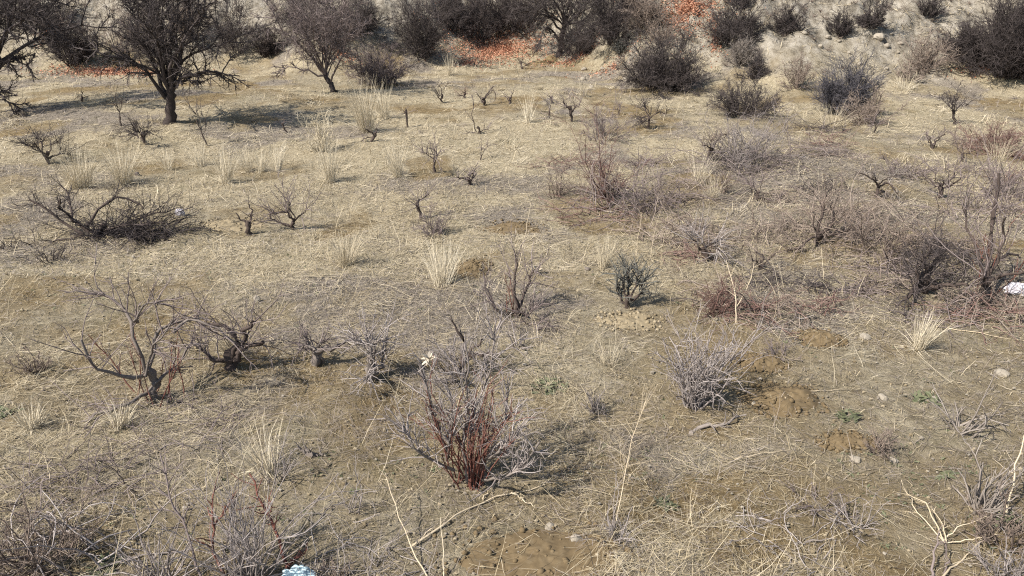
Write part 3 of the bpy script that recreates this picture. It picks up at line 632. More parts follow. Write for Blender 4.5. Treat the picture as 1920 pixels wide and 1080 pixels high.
vine('S shaped vine stem rising from a dark spreading foot', 895, 250, 50, 62, arms=[[(893, 246), (888, 230), (884, 215), (890, 202), (888, 190)], [(895, 248), (905, 243), (916, 240)], [(893, 248), (880, 246), (872, 250)]], trunk=.2, canes=10, fine=2, r=.035)
vine('thin V shaped twig pair standing in pale grass', 903, 300, 50, 36, trunk=.3, heads=2, canes=6, fine=1, r=.016, flat=.3)
vine('slim upright bush vine with grey shoots left of the centre', 816, 324, 44, 60, canes=26, fine=3, cane='purple', r=.025)
vine('small dark low vine in the middle of the field', 877, 348, 46, 40, canes=20, fine=3)
vine('bushy vine with dark feet between the reddish scrub and the charcoal bush', 1215, 240, 66, 56, canes=40, fine=4, cane='thicket', heads=5)
vine('tiny faint twig plant beside the far vines', 1160, 216, 28, 28, canes=10, fine=2, r=.015)
vine('low dark twig heap right below the red leaf litter', 977, 130, 42, 24, canes=18, fine=3, cane='dark', trunk=.2)
vine('flat dark twig scrap left below the red leaf litter', 890, 124, 40, 18, canes=12, fine=2, cane='thicket', trunk=.2)
# ------------------------------------------------------------------ scrub of the right half
S = 'scrub spread over the right half of the field'
shrub('tall reddish scrub with upright shoots in the middle of the field', 1130, 372, 95, 165, 'rust', (30, 7, 3), name='scrub', cat='scrub', group=S, r=.007, red=8)
shrub('wide rusty scrub at the right foot of the tall reddish scrub', 1215, 402, 165, 90, 'purple', (30, 7, 3), name='scrub', cat='scrub', group=S, r=.007)
vine('dark low arms sprawling left under the tall reddish scrub', 1145, 386, 120, 60, trunk=.25, heads=5, canes=20, fine=3, cane='rust', r=.035)
shrub('rosy grey scrub behind the tall reddish scrub', 1130, 262, 110, 60, 'purple', (20, 7, 3), name='scrub', cat='scrub', group=S, r=.006, lo=.2)
shrub('greyish tan twig patch left of the tall reddish scrub', 1042, 368, 76, 84, 'brown', (26, 7, 3), name='scrub', cat='scrub', group=S, r=.006, lo=.15)
shrub('pale grey scrub with branching tops, widest of the far right half', 1392, 306, 200, 100, 'ash', (34, 7, 3), name='scrub', cat='scrub', group=S, r=.007, lo=0, hi=.6)
vine('dark crooked vine inside the left part of the pale grey scrub', 1330, 300, 110, 60, heads=4, canes=20, fine=3, cane='brown')
vine('grey vine with a slender V trunk below the pale grey scrub', 1418, 376, 60, 66, trunk=.3, heads=3, canes=22, fine=3, cane='purple', r=.025)
shrub('tangle of brown-grey twigs left of the slender V vine', 1350, 360, 95, 60, 'brown', (22, 7, 3), name='scrub', cat='scrub', group=S, r=.006, lo=.2)
vine('arching pale vine whose canes bow over to both sides', 1640, 372, 140, 72, heads=5, canes=30, fine=3, cane='grey', flat=1)
vine('thin dark vine standing in the pale grass above the arching pale vine', 1640, 250, 40, 36, canes=16, fine=3, r=.018)
shrub('rusty brown scrub patch near the right edge below the sapling', 1862, 286, 130, 62, 'rust', (34, 8, 3), name='scrub', cat='scrub', group=S, r=.006, lo=.15)
vine('low dark vine below the small sapling', 1748, 278, 66, 32, trunk=.25, heads=4, canes=16, fine=3)
vine('spindly vine with two arms right below the low dark vine', 1800, 304, 80, 56, trunk=.3, heads=3, canes=18, fine=3, cane='brown', r=.022)
shrub('faded mauve scrub at the right edge, above the tallest vine', 1880, 372, 120, 70, 'purple', (26, 7, 3), name='scrub', cat='scrub', group=S, r=.006, lo=.2)
vine('wiry vine with steeply crossing arms between two mauve scrub patches', 1760, 372, 110, 66, heads=5, canes=22, fine=3, cane='purple')
shrub('mauve scrub low in the grass, left of the wiry vine', 1690, 330, 90, 40, 'purple', (22, 7, 3), name='scrub', cat='scrub', group=S, r=.006, lo=.2)
shrub('dense brown-grey scrub with flattened canes left of the blackest vine', 1650, 478, 165, 92, 'brown', (30, 7, 3), name='scrub', cat='scrub', group=S, r=.007, hi=.8)
vine('sprawling grey-brown vine with low dark heart and wide arms', 1535, 462, 150, 112, heads=6, canes=40, fine=3, cane='brown', trunk=.2, r=.04)
vine('pale shooting vine with a dark foot under the rusty scrub', 1318, 490, 80, 92, heads=4, canes=36, fine=3, cane='ash', r=.035, trunk=.25)
vine('small olive vine right of the pale shooting vine', 1428, 502, 84, 44, heads=4, canes=22, fine=3, cane='brown', trunk=.2)
shrub('rust red brush heap lying under the pale forked stick', 1348, 582, 115, 58, 'rust', (40, 9, 4), name='brush_heap', cat='brush heap', r=.006, lo=0, hi=.7, spread=1.1)
vine('blackest vine on the right, a twisted hollow trunk wrapped in shoots', 1724, 548, 105, 104, arms=[[(1724, 530), (1728, 500), (1722, 475), (1724, 455)], [(1718, 535), (1702, 510, -.1), (1700, 485, -.1)], [(1730, 535), (1745, 510, .1), (1756, 480, .1)], [(1715, 540), (1690, 528, -.2), (1665, 532, -.3)], [(1735, 535), (1755, 515, -.2), (1775, 505, -.3)]], canes=70, fine=4, cane='thicket', r=.06, trunk=.35)
vine('tallest vine at the right edge with a rusty stump and long bowed canes', 1836, 562, 160, 200, arms=[[(1834, 520), (1815, 470), (1800, 430, .2), (1792, 395, .2)], [(1838, 520), (1850, 470), (1848, 430), (1828, 395, -.1)], [(1840, 525), (1865, 490, -.2), (1895, 475, -.3), (1930, 480, -.4)], [(1840, 520), (1875, 500, .2), (1910, 490, .3), (1950, 505, .4)], [(1832, 530), (1812, 500, -.2), (1790, 490, -.3)], [(1838, 515), (1852, 440, .2), (1858, 380, .3), (1850, 335, .3)]], canes=36, fine=3, cane='purple', r=.055, trunk=.25, red=4)

rq_ = np.random.default_rng(15)
for k in range(46):
    px, py = rq_.uniform(1060, 1920), rq_.uniform(235, 600); q = .45 + py / 700
    if px < 1280 and py > 430: continue
    heap('low tangle of brown-grey dead canes, one of many alike across the right half', px, py, 120 * q * rq_.uniform(.7, 1.3), 36 * q * rq_.uniform(.6, 1.2), ['brown', 'purple', 'brown', 'rust', 'thicket'][k % 5], 42, group='low dead cane tangles of the right half', lo=.1)
for a in [('broad bramble mass of bowed grey-brown canes in the middle of the right side', 1650, 455, 300, 80, 'brown', 120), ('dark bramble tangle between the blackest vine and the tallest vine', 1770, 500, 200, 80, 'thicket', 50), ('bramble mass reaching up from the blackest vine towards the right edge', 1830, 400, 230, 80, 'purple', 44),
          ('grey bramble spreading left from the sprawling vine', 1455, 445, 180, 56, 'brown', 80), ('reddish bramble skirt round the tall reddish scrub', 1190, 385, 260, 80, 'purple', 80), ('grey-brown bramble below the reddish scrub', 1260, 440, 190, 60, 'brown', 80), ('pale grey bramble round the widest pale scrub', 1400, 320, 280, 70, 'purple', 70)]:
    heap(*a, group='bramble masses of the right half', lo=.05)
# ------------------------------------------------------------------ vines of the left half and the centre
vine('long black brush pile of uprooted vine with arms reaching left', 205, 442, 270, 92,
     arms=[[(170, 430), (140, 410), (128, 390, .2), (118, 374, .3), (98, 366, .4)], [(150, 438), (115, 440, -.2), (85, 462, -.4), (48, 478, -.5)], [(160, 425), (185, 395, .1), (215, 372, .2), (245, 385, .2), (275, 392, .1)], [(180, 435), (220, 420, -.1), (265, 412, -.1), (315, 415, 0)], [(200, 438), (240, 415, .1), (285, 405, .1), (330, 392, .1)], [(160, 435), (125, 418), (95, 385), (72, 372)], [(175, 430), (168, 400, -.2), (150, 372, -.3), (170, 355, -.4)]],
     canes=70, fine=5, cane='thicket', r=.05, trunk=.3, name='brush_pile', cat='brush pile', group=None, flat=1, hi=.6, fl=.7, heaped=(210, 52, 230, 40))
vine('stubby jet black stump with two raised arms on a low hump', 468, 440, 40, 56, arms=[[(468, 425), (462, 412), (452, 405), (447, 398)], [(469, 420), (476, 408), (474, 398)], [(468, 425), (474, 398, .1), (468, 385, .1)]], canes=5, fine=1, r=.045, trunk=.45, mat='vine', cane='dark')
vine('many stemmed vine with spread upright shoots right of the jet black stump', 551, 430, 84, 84, heads=5, canes=30, fine=3, cane='purple', r=.035, trunk=.2, flat=.6)
vine('slim dark vine with a twisted stem leaning over a grey bush', 790, 412, 44, 68, trunk=.5, lean=(-.15, 0), heads=3, canes=14, fine=2, r=.032)
shrub('soft grey rounded bush at the foot of the slim dark vine', 816, 440, 74, 52, 'purple', (36, 9, 4), name='dry_shrub', cat='shrub', lo=.3, r=.005)
vine('low dark vine in the centre with one reddish upright shoot', 968, 592, 130, 110, arms=[[(968, 580), (966, 555), (964, 540), (967, 500), (970, 478)], [(966, 582), (945, 575, -.1), (930, 565, -.1), (905, 540, .2)], [(970, 584), (990, 578, -.1), (1000, 570, -.1)], [(968, 584), (985, 590, -.2), (1005, 600, -.3)], [(970, 578), (990, 545, .2), (1002, 515, .2)]], canes=46, fine=4, cane='purple', r=.04, trunk=.15, red=3)
vine('upright sage grey lichen covered vine on a bare dirt hump', 1176, 576, 66, 84, arms=[[(1176, 560), (1168, 540), (1165, 520), (1160, 510)], [(1178, 555), (1190, 535), (1192, 515), (1188, 500)], [(1180, 560), (1198, 548), (1202, 525), (1208, 520)], [(1172, 565), (1160, 552), (1156, 535)], [(1178, 556), (1178, 530, .1), (1176, 508, .1)]], canes=50, fine=3, mat='vine', cane='lichen', r=.034, trunk=.3, cr=1.5, fl=.8)
vine('large spreading grey vine with long crooked arms and a few red shoots', 284, 752, 260, 215,
     arms=[[(284, 690), (275, 640), (268, 600, .1), (240, 582, .2), (200, 570, .3), (152, 558, .3)], [(286, 690), (305, 650), (325, 620, -.1), (352, 600, -.1), (368, 572, -.1)], [(268, 605, .1), (290, 580), (305, 560), (325, 552)], [(284, 700), (290, 650, .2), (300, 625, .2), (345, 618, .3), (370, 620, .3)], [(280, 700), (240, 660, -.2), (232, 620, -.3), (228, 590, -.3)], [(284, 730), (250, 728, -.2), (215, 735, -.3), (190, 745, -.3)], [(290, 720), (320, 700, .3), (335, 680, .4)], [(360, 600, -.1), (380, 585), (410, 592), (440, 610), (455, 630)]],
     canes=60, fine=3, cane='purple', r=.042, trunk=.3, red=9, fl=.7, mat='wood', lo=.1)
vine('hollow black stump under a straw topped arching arm', 438, 696, 110, 125, arms=[[(432, 670), (410, 668), (395, 660), (385, 645)], [(445, 670), (460, 645), (475, 610), (490, 590)], [(440, 665), (455, 635), (440, 605), (400, 590), (385, 583)], [(444, 668), (470, 638), (505, 635)]], canes=26, fine=3, cane='purple', r=.062, trunk=.28)
tuft('matted straw cushion caught on top of the hollow black stump', 440, 668, 66, 62, n=110, lo=0, hi=.6)
vine('two legged stump with rough grey bark right of the hollow black stump', 596, 684, 84, 74, arms=[[(590, 680), (594, 665), (592, 650), (580, 635)], [(606, 678), (604, 662), (598, 648), (612, 630)], [(596, 650), (625, 645), (650, 640, .1)], [(594, 650), (575, 640), (562, 648)]], canes=28, fine=3, cane='purple', mat='wood', r=.05, trunk=.45)
vine('grey vine with a black hollow at its foot left of the white dry husk', 698, 712, 110, 110, heads=5, canes=50, fine=4, cane='ash', mat='wood', r=.055, trunk=.3)
shrub('brown dry clump lying flat at the left edge', 66, 696, 84, 44, 'brown', (36, 8, 3), name='dry_shrub', cat='shrub', r=.005, spread=1.1)
shrub('low bare twigs sprawled left below the brush pile', 96, 486, 110, 34, 'thicket', (22, 7, 3), name='dry_shrub', cat='shrub', r=.006, spread=1.15)
shrub('big pale grey shrub of thick crossing stems behind the red stemmed clump', 872, 708, 230, 120, 'ash', (34, 6, 3), name='dry_shrub', cat='shrub', r=.008, hi=.8)
vine('dark slanting limb rising through the big pale grey shrub', 856, 704, 100, 110, arms=[[(856, 700), (875, 668), (888, 645), (905, 625)], [(856, 700), (840, 690), (830, 700)], [(870, 680), (868, 640, .1), (848, 600, .1)], [(880, 660), (905, 660), (925, 650)]], canes=20, fine=2, cane='grey', r=.04, trunk=.1)
shrub('thin forked grey twig plant below the centre vine', 966, 652, 70, 66, 'ash', (12, 5, 2), name='dry_shrub', cat='shrub', r=.006)
shrub('tall silvery grey shrub on the right of the centre with a loose fan of stems', 1298, 762, 128, 195, 'ash', (60, 6, 3), name='dry_shrub', cat='shrub', r=.008, spread=.8, upright=.5)
shrub('small grey shrub alone on the pale dirt left of the silvery shrub', 1118, 770, 56, 52, 'ash', (20, 7, 3), name='dry_shrub', cat='shrub', r=.005, hi=.6)
vine('big clump of red and grey stems in the lower centre, largest shrub of the foreground', 885, 908, 190, 250,
     arms=[[(900, 880), (920, 830), (945, 790, .1), (955, 740, .2)], [(895, 885), (905, 850), (930, 820, -.1), (970, 770, -.1)], [(840, 865, .1), (825, 810, .1), (812, 760, .1), (800, 700, .1)], [(838, 870, .1), (845, 820), (855, 770), (850, 720)], [(880, 890), (870, 830), (880, 760, .1), (875, 690, .1)], [(850, 870), (820, 830, -.1), (795, 790, -.2), (775, 740, -.2)], [(905, 890), (940, 850, -.2), (985, 810, -.2), (1005, 770, -.2)], [(870, 885), (890, 800, .3), (920, 720, .4), (930, 650, .4)]],
     canes=110, fine=4, cane='ash', mat='wood', r=.03, trunk=.15, red=36, fl=.5, name='dry_shrub', cat='shrub', group=None, hi=.75, flat=.35)
shrub('mauve grey haze of fine stems at the foot of the big red stemmed clump', 880, 800, 170, 80, 'ash', (20, 5, 3), name='dry_shrub', cat='shrub', r=.006, hi=.8, red=6)
vine('broken weathered stump showing pale cut ends in the lower left', 580, 856, 66, 44, mat='wood', cane='grey', arms=[[(580, 850), (570, 838), (562, 830)], [(585, 850), (600, 848), (606, 846)], [(578, 850), (580, 838), (572, 832)]], canes=6, fine=1, r=.055, trunk=.35)
shrub('dark matted brush in the lower left corner with pale canes sticking out', 70, 1060, 290, 130, 'brown', (60, 8, 4), name='brush_heap', cat='brush heap', r=.006, spread=1.1, hi=.75)
heap('pale loose canes strewn across the dark brush in the lower left corner', 120, 1050, 330, 90, 'ash', 40, name='dead_canes', cat='canes', side=2)
heap('mauve grey dead stems strewn over the soil above the lower left brush', 150, 905, 300, 34, 'purple', 90, name='dead_canes', cat='canes', r=.003, side=3)
heap('grey dead stems strewn below the spreading grey vine', 330, 800, 330, 34, 'purple', 80, name='dead_canes', cat='canes', r=.003, side=3)
heap('thin grey canes littering the ground in the lower right, under the bleached stick', 1480, 1000, 320, 30, 'ash', 34, name='dead_canes', cat='canes', r=.003, side=3)
shrub('thin upright grey weeds at the bottom edge left of the mauve knotty stalk', 300, 1100, 190, 150, 'ash', (30, 3, 1), name='dry_weed', cat='weed', r=.005, spread=.8, upright=.3)
shrub('sparse upright grey weed stems between the broken stump and the yellowish stick', 660, 960, 110, 110, 'ash', (14, 3, 1), name='dry_weed', cat='weed', r=.004, upright=.4)
shrub('thin upright grey weeds in the grass left of the broken stump', 520, 900, 120, 120, 'ash', (18, 3, 1), name='dry_weed', cat='weed', r=.004, upright=.4)
shrub('tangled thin grey weed at the foot of the tall branchy straw stalk', 1150, 1010, 150, 90, 'ash', (26, 4, 2), name='dry_weed', cat='weed', r=.004, spread=1.05)
shrub('fine grey weed stems on the litter left of the bent yellow stems', 1600, 985, 150, 80, 'ash', (24, 4, 2), name='dry_weed', cat='weed', r=.004, spread=1.05)
shrub('grey weed stems in the lower right corner beyond the dark bent stems', 1880, 1085, 170, 120, 'ash', (30, 4, 2), name='dry_weed', cat='weed', r=.005)
heap('loose thin grey weeds lying along the bottom edge right of the red shoots', 690, 1070, 260, 40, 'ash', 60, name='dead_canes', cat='canes', r=.0026, side=3)
shrub('foreground clump of fine grey stems at the bottom edge', 466, 1096, 190, 235, 'ash', (64, 4, 2), name='dry_shrub', cat='shrub', r=.005, spread=.6, upright=.4)
shrub('tangled dark twigs at the bottom edge right of the red shoots', 620, 1090, 130, 55, 'brown', (30, 7, 3), name='dry_shrub', cat='shrub', r=.005, spread=1.1)
stalk('tall knotty mauve stalk at the bottom left', [[(378, 1082, 0), (362, 1035, .12), (345, 985, .25), (318, 930, .42), (300, 850, .6)]], .011, 'purple', 'dry_stalk', 'stalk', twigs=26, gn=.4)
stalk('red branching shoot standing left of the foreground grey clump', [[(422, 1095, 0), (402, 1020, .18), (400, 950, .36), (404, 912, .45)], [(402, 985, .27), (425, 945, .38), (438, 930, .42)]], .015, 'red', 'red_shoot', 'shoot', twigs=10)
stalk('red shoot leaning up to the left over the foreground grey clump', [[(545, 1078, 0), (525, 1015, .14), (495, 950, .28), (468, 888, .42)], [(505, 970, .24), (508, 940, .3)], [(540, 1060, .04), (575, 1030, .1)]], .016, 'red', 'red_shoot', 'shoot', twigs=12)
stalk('dark crooked stem rising beside the left red shoot', [[(425, 1090, 0), (420, 1040, .12), (432, 985, .26), (445, 925, .4)]], .012, 'vine', 'dry_stalk', 'stalk', twigs=5, gn=.3)
stalk('long grey stalk leaning right above the foreground grey clump', [[(508, 930, .05), (520, 870, .18), (540, 800, .36), (565, 750, .46)]], .006, 'grey', 'dry_stalk', 'stalk', twigs=12)

# ------------------------------------------------------------------ grass tufts
for a in [('broad fluffy pale tuft, left one of the leftmost pair', 152, 352, 74, 84, 240), ('leafy pale tuft beside the small black stump, right one of the leftmost pair', 232, 344, 62, 72, 230),
          ('small thin tuft between the leftmost pair and the almond tree shadow', 315, 318, 30, 40, 60), ('ragged tuft just below the tall leaning twig', 376, 312, 36, 46, 80),
          ('medium tuft in front of the ragged tuft', 424, 343, 44, 66, 120), ('slender tuft left of a small faint tuft', 467, 322, 30, 52, 80), ('small faint tuft among slender ones', 490, 322, 26, 40, 60),
          ('slender tuft farthest right of the small tuft row', 520, 320, 24, 54, 70), ('tall slim bright tuft in front of the straw coloured shrub', 619, 342, 34, 78, 130),
          ('biggest pale tuft of the far field with tall feathery stalks', 688, 246, 52, 90, 220), ('thin tall stalky tuft right of the biggest pale tuft', 722, 222, 34, 66, 80), ('narrow pale tuft in mid field left of the slim upright bush vine', 746, 332, 36, 70, 130),
          ('pale little tuft under the grey vase shaped bush', 843, 142, 22, 36, 60), ('very slim upright tuft beside the far row vines', 990, 232, 18, 52, 50), ('pale feathery tuft left of the charcoal bush', 1095, 180, 22, 34, 50),
          ('brownish tuft with a dark heart in the left half', 650, 496, 66, 66, 170), ('big bright fan of straw in the centre of the field', 830, 536, 66, 80, 190),
          ('upright tan tuft left of the sage grey lichen vine', 1130, 506, 34, 60, 90), ('sparse tan stems on the pale dirt below the lichen vine', 1142, 686, 56, 60, 40), ('pale bristly tuft on the right above the lying stick', 1722, 655, 44, 76, 130),
          ('tan tuft beside the slender V vine', 1335, 372, 40, 50, 70), ('grassy tuft at the foot of the straw coloured bush', 1695, 168, 60, 34, 80), ('tan grass fringe in front of the slate blue bush', 1560, 238, 90, 44, 90),
          ('pale tuft among the pale grey scrub', 1308, 345, 44, 60, 70), ('tan fringe of grass at the right edge of the field', 1870, 300, 60, 46, 70), ('grey green tuft with bent blades at the lower left edge', 60, 800, 60, 50, 70),
          ('flattened straw tuft near the bottom left of the spreading vine', 225, 800, 60, 60, 70), ('thin tuft of long blades left of the broken stump', 500, 880, 90, 90, 70)]:
    tuft(*a[:5], n=a[5], lo=.05 if 'brown' in a[0] else .25, hi=.55 if ('brown' in a[0] or 'tan' in a[0]) else 1)

# ------------------------------------------------------------------ sticks and stalks
stalk('pale forked stick standing upright over the rust red brush', [[(1380, 606, 0), (1380, 560, .2), (1372, 520, .36), (1362, 488, .5)], [(1381, 575, .13), (1395, 555, .2), (1412, 512, .36), (1414, 490, .45)]], .010, 'pale', twigs=7)
stalk('long pale stick lying on the ground at the right edge', [[(1755, 612), (1820, 622), (1880, 632), (1940, 642)]], .009, 'pale', 'fallen_stick', 'stick')
stalk('long forked pale stick lying diagonally in the lower centre', [[(770, 1026), (830, 985), (905, 940), (960, 924), (1022, 908)], [(772, 1022), (840, 970), (850, 960)], [(958, 924), (985, 940), (1000, 950)], [(905, 936), (925, 910), (945, 895)]], .012, 'pale', 'fallen_stick', 'stick')
stalk('yellowish stick leaning across the bottom edge left of the forked stick', [[(806, 1090, 0), (770, 1025, .06), (745, 960, .14), (722, 886, .24)]], .008, 'pale', twigs=4)
stalk('yellow stalk lying against the foot of the spreading grey vine', [[(180, 708), (240, 672, .03), (262, 660, .05)], [(272, 708), (320, 685, .04), (378, 664, .05)]], .009, 'pale', 'fallen_stick', 'stick')
stalk('tall thin stalk rising between the centre vine and the mounds', [[(972, 505, 0), (983, 450, .25), (995, 380, .56)]], .006, 'pale')
stalk('tall branchy straw stalk in the lower middle right', [[(1155, 992, 0), (1170, 900, .2), (1185, 820, .42), (1212, 750, .6)]], .0055, 'pale', twigs=24)
stalk('thick pale stalk leaning at the right edge', [[(1886, 968, 0), (1896, 910, .16), (1908, 860, .28), (1926, 800, .42)]], .011, 'pale', twigs=2)
stalk('bent yellow stems sprawled in the lower right corner', [[(1772, 1018), (1752, 980, .08), (1735, 940, .14), (1700, 925, .1)], [(1775, 1018), (1765, 975, .1), (1745, 950, .14)], [(1775, 1018), (1830, 1008, .05), (1880, 1004, .05)], [(1770, 1015), (1800, 985, .08), (1850, 968, .08)], [(1772, 1018), (1720, 960, .08), (1690, 900, .1)]], .009, 'pale', twigs=5)
stalk('pale stick slanting out of the bottom edge near the right corner', [[(1752, 1088), (1790, 1060), (1840, 1015)]], .011, 'pale', 'fallen_stick', 'stick')
stalk('dark bent stems rising from the bottom edge near the right corner', [[(1746, 1090, 0), (1752, 1040, .08), (1762, 1000, .16)], [(1768, 1090, 0), (1778, 1050, .06), (1770, 1010, .14)]], .013, 'purple', twigs=4)
stalk('grey weathered branch lying with a curved end on the dirt', [[(1296, 812), (1308, 803), (1325, 798), (1345, 801), (1368, 792), (1398, 778, .04)]], .028, 'wood', 'fallen_branch', 'branch', twigs=7, gn=.4)
stalk('short bleached stick lying on the litter at the lower right', [[(1492, 1020), (1530, 1014), (1564, 1010)]], .012, 'grey', 'fallen_stick', 'stick')
stalk('thin straight straw lying under the grey weathered branch', [[(1378, 862), (1430, 850), (1482, 843)]], .006, 'pale', 'fallen_stick', 'stick')
stalk('pale straw lying right of the largest earth mound', [[(1508, 735), (1550, 733), (1592, 730)]], .006, 'pale', 'fallen_stick', 'stick')
stalk('two pale stems standing in the grass under the rusty scrub', [[(1190, 500, 0), (1195, 450, .25), (1204, 400, .48)], [(1218, 488, 0), (1228, 430, .28), (1240, 392, .46)]], .006, 'pale', twigs=8)
stalk('thin tan stalk on the dark litter at the far lower left', [[(95, 915, 0), (92, 880, .1), (82, 850, .18)]], .006, 'pale', twigs=12)
stalk('tall bare cane leaning over the lower left brush', [[(0, 1040, .02), (60, 985, .14), (100, 925, .24)], [(20, 1040, .02), (55, 1000, .15), (62, 960, .25)]], .009, 'grey', twigs=8)
stalk('thin hooked straw stem beside the yellowish leaning stick', [[(832, 1090, 0), (831, 1030, .12), (826, 970, .22)]], .006, 'pale')
for lb, px, py, w, h, n_ in [('fan of bare straight canes at the right below the green weed', 1800, 806, 165, 140, (16, 3, 1)), ('stiff pale stems bunched at the lower right edge', 1842, 958, 120, 130, (30, 3, 1))]:
    shrub(lb, px, py, w, h, 'grey', n_, name='dry_shrub', cat='shrub', r=.008, lo=.3)
shrub('dead dark stems lying under the stiff pale bunch in the right corner', 1880, 1010, 170, 70, 'brown', (40, 7, 3), name='brush_heap', cat='brush heap', r=.007, spread=1.15, hi=.7)
shrub('rusty dry clump on bare earth left of the stiff pale bunch', 1650, 846, 84, 44, 'brown', (34, 7, 3), name='dry_shrub', cat='shrub', r=.005, lo=.1)
shrub('flat grey twig litter at the lower right, below the rusty dry clump', 1535, 945, 130, 40, 'purple', (24, 6, 3), name='dry_shrub', cat='shrub', r=.005, spread=1.2)
shrub('grey mauve twig tuft right of the big earth mounds', 1460, 668, 100, 34, 'purple', (26, 6, 3), name='dry_shrub', cat='shrub', r=.005, spread=1.15, lo=.2)

# ------------------------------------------------------------------ mounds, stones, weeds, rubbish
for a in MOUNDS:
    mound(*a)
for a in [('flat pale slab of stone at the upper edge of the reddish soil', 1080, 1012, 22), ('rounded pale stone left of the flat slab', 1030, 990, 20), ('small pale stone left of the big red stemmed clump', 748, 786, 14), ('whitish stone standing between the spreading vine and the centre', 482, 566, 14, 15),
          ('round dull stone in the grass by the right green weed', 1655, 748, 20), ('buff stone beside the largest earth mound', 1414, 756, 16), ('greenish flat stone near the right edge', 1878, 703, 26), ('small round white stone right of the big red stemmed clump', 1018, 820, 6),
          ('pinkish stone in the grey litter at the lower right', 1604, 864, 20), ('white oblong stone left of the stiff pale bunch', 1676, 866, 14), ('grey stone left of the big earth mounds', 1622, 634, 20), ('tiny white stone near the lower right green patch', 1658, 1038, 8),
          ('larger white rock on the bank below the bushes', 1648, 72, 22, 13), ('smaller white rock beside the larger one on the bank', 1622, 66, 14, 8), ('dark pebble in the grass right of the centre', 1102, 506, 12), ('black stone touching the foot of the right leftmost tuft', 258, 329, 10, 10),
          ('pale stone low in the grass under the leftmost brush', 232, 962, 10), ('white pebble in the lower left soil', 273, 886, 9), ('pale chip of stone right of the hollow stump', 640, 900, 8)]:
    stone(a[0], *a[1:], mat='wood' if ('dark' in a[0] or 'black' in a[0]) else 'stone', t=.05 if ('dark' in a[0] or 'black' in a[0]) else (.9 if 'white' in a[0] else .6))
rs = np.random.default_rng(77)
for k in range(34):                                   # rocks at the edge of the bare strip and on the bank
    px, py = (rs.uniform(1085, 1200), rs.uniform(130, 172)) if k < 20 else (rs.uniform(1480, 1720), rs.uniform(60, 150))
    stone('small pale rock among many at the foot of the bank' if k < 20 else 'small pale rock among many on the open bank', px, py, rs.uniform(6, 13), group='rocks at the foot of the bank' if k < 20 else 'rocks on the open bank')
for a in [('bright green weed patch right of the big pale grey shrub', 1030, 728, 64, 60), ('bright green weed left of the fan of bare canes', 1736, 748, 50, 44), ('dull green weed patch below the largest earth mound', 1592, 782, 46, 34), ('glossy dark green weed at the lower right edge', 1884, 980, 56, 60), ('little green weed left of the stiff pale bunch', 1772, 890, 24, 20),
          ('green sprouts at the far left edge', 8, 776, 40, 30), ('green sprouts in the bottom left grass', 198, 1068, 44, 34), ('faint green weed in the grey litter above the bottom edge', 1250, 948, 36, 26)]:
    weed(*a)
crumple('litter_bag', 'crumpled white paper scrap at the right end of the brush pile', 'litter', 338, 404, 17, 15, 'plastic', 3)
crumple('litter_bag', 'crumpled white plastic bag lying at the right edge behind dark canes', 'litter', 1908, 549, 50, 19, 'plastic', 8)
crumple('litter_bag', 'pale blue plastic scrap at the bottom edge under a red shoot', 'litter', 562, 1096, 66, 40, 'bluebag', 5)
def husk(label, px, py, w):
    rng = rng_(); b, s = at(px, py); L = w / s * .6; n = 16; a = rng.uniform(0, 6.28, n)
    d = np.stack([np.cos(a), np.sin(a), rng.uniform(.1, 1.3, n)], 1); hz = .06 if w < 34 else .3
    P = strand(rng, np.tile([[0, 0, hz]], (n, 1)), d, L * rng.uniform(.6, 1, n), 4, .1, -.12)
    mb = MB(); ribbons(mb, P, np.full((n, 1), L * .3) * np.array([.3, .8, 1, .7, .1])[None], tone(rng, n), rng)
    tubes(mb, np.array([[[0.02, .03, -.02], [.01, .02, hz * .5], [0, 0, hz + .01]]]), np.full((1, 3), .004), [.3], 4)
    tag(mb.build('dry_husk', M['flower'], loc=b), label, 'dry husk')
husk('white papery husk shining in the big pale grey shrub', 808, 740, 34)
husk('small pale star shaped husk right of the centre vine', 1008, 516, 26)

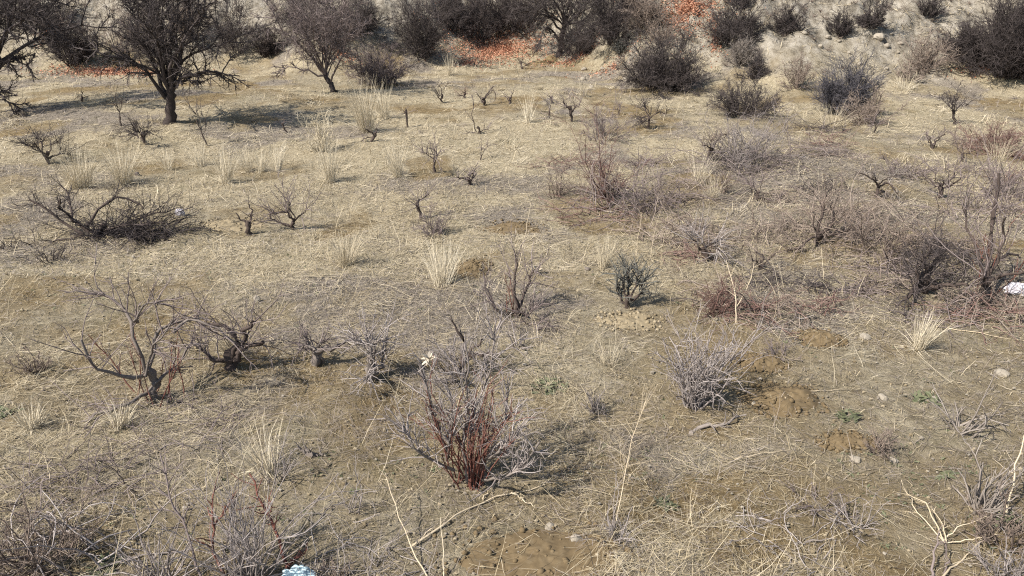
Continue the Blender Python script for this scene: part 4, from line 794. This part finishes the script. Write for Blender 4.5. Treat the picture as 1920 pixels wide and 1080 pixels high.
# fallen leaves and gravel nobody could count
def leaf_litter(name, spots, seed, mat='leaf', sz=(.03, .07)):
    rng = np.random.default_rng(seed); mb = MB()
    for px, py, rx, ry, n, lo, hi in spots:
        c, s = at(px, py); q = np.abs(rng.normal(size=n)) * .62; a = rng.uniform(0, 6.28, n)
        x = c[0] + np.cos(a) * q * rx / s; y = c[1] + np.sin(a) * q * ry; st = np.stack([x, y, height(x, y) + rng.uniform(.005, .03, n)], 1)
        aa = rng.uniform(0, 6.28, n); d = np.stack([np.cos(aa), np.sin(aa), rng.normal(size=n) * .35], 1); L = rng.uniform(*sz, n)
        P = strand(rng, st, d, L, 3, .25, 0)
        ribbons(mb, P, (L * .6)[:, None] * np.array([.25, 1, .85, .1])[None], rng.uniform(lo, hi, n), rng)
    o = mb.build(name, M[mat]); o['kind'] = 'stuff'
leaf_litter('fallen_leaves', [(935, 92, 105, 1.7, 11000, .25, 1), (880, 118, 70, 1.0, 700, .2, .9), (1090, 102, 90, .8, 1300, 0, .5), (1150, 125, 60, .6, 500, .3, 1), (200, 134, 110, .5, 3400, .3, 1), (640, 100, 60, .5, 500, .2, 1), (1290, 14, 60, 1.0, 6000, .25, 1), (1340, 72, 18, .7, 500, .1, .7),
                              (1850, 128, 70, .5, 900, 0, .45), (90, 60, 40, .5, 500, .1, .8)], 5)
def gravel():
    rng = np.random.default_rng(91); mb = MB(); X, Y = scatter(rng, 2600, p=.6)
    for x, y in zip(X, Y):
        r = rng.uniform(.004, .012) * (1.8 if rng.random() < .05 else 1); v, f = lump(rng, r, r * .8, r * .6, 6, 4, .4)
        mb.add(v + np.array([x, y, h1(x, y) + r * .5 + .008]), f, np.full(v.shape[:2], rng.random()))
    mb.build('gravel', M['stone'], smooth=False)['kind'] = 'stuff'
gravel()
# ------------------------------------------------------------------ light, sky, camera
def light_and_camera():
    sc = bpy.context.scene
    w = bpy.data.worlds.new('World'); sc.world = w; w.use_nodes = True
    N = w.node_tree.nodes; L = w.node_tree.links; bg = N['Background']
    sky = N.new('ShaderNodeTexSky'); sky.sky_type = 'NISHITA'; sky.sun_disc = False
    d = Vector((math.cos(SUN_AZ) * math.cos(SUN_EL), math.sin(SUN_AZ) * math.cos(SUN_EL), -math.sin(SUN_EL)))
    sky.sun_elevation = SUN_EL; sky.sun_rotation = math.atan2(-d.x, -d.y)
    sky.air_density = 1.0; sky.dust_density = 1.5
    L.new(sky.outputs[0], bg.inputs[0]); bg.inputs[1].default_value = .10
    l = bpy.data.lights.new('sun', 'SUN'); l.energy = 4.8; l.angle = rad(.5); l.color = (1, .945, .875)
    o = bpy.data.objects.new('sun', l); C.objects.link(o); o.rotation_euler = d.to_track_quat('-Z', 'Y').to_euler()
    cam = bpy.data.cameras.new('camera'); cam.sensor_width = 36; cam.lens = F / 1920 * 36; cam.clip_end = 600; cam.clip_start = .05
    co = bpy.data.objects.new('camera', cam); C.objects.link(co); co.location = CAM; co.rotation_euler = (math.pi / 2 - PITCH, 0, 0)
    sc.camera = co
    sc.view_settings.view_transform = 'Standard'; sc.view_settings.look = 'None'; sc.view_settings.gamma = 1; sc.view_settings.exposure = .86
    sc.cycles.use_denoising = False; sc.cycles.filter_width = 1.15; sc.cycles.max_bounces = 5; sc.cycles.diffuse_bounces = 3
light_and_camera()
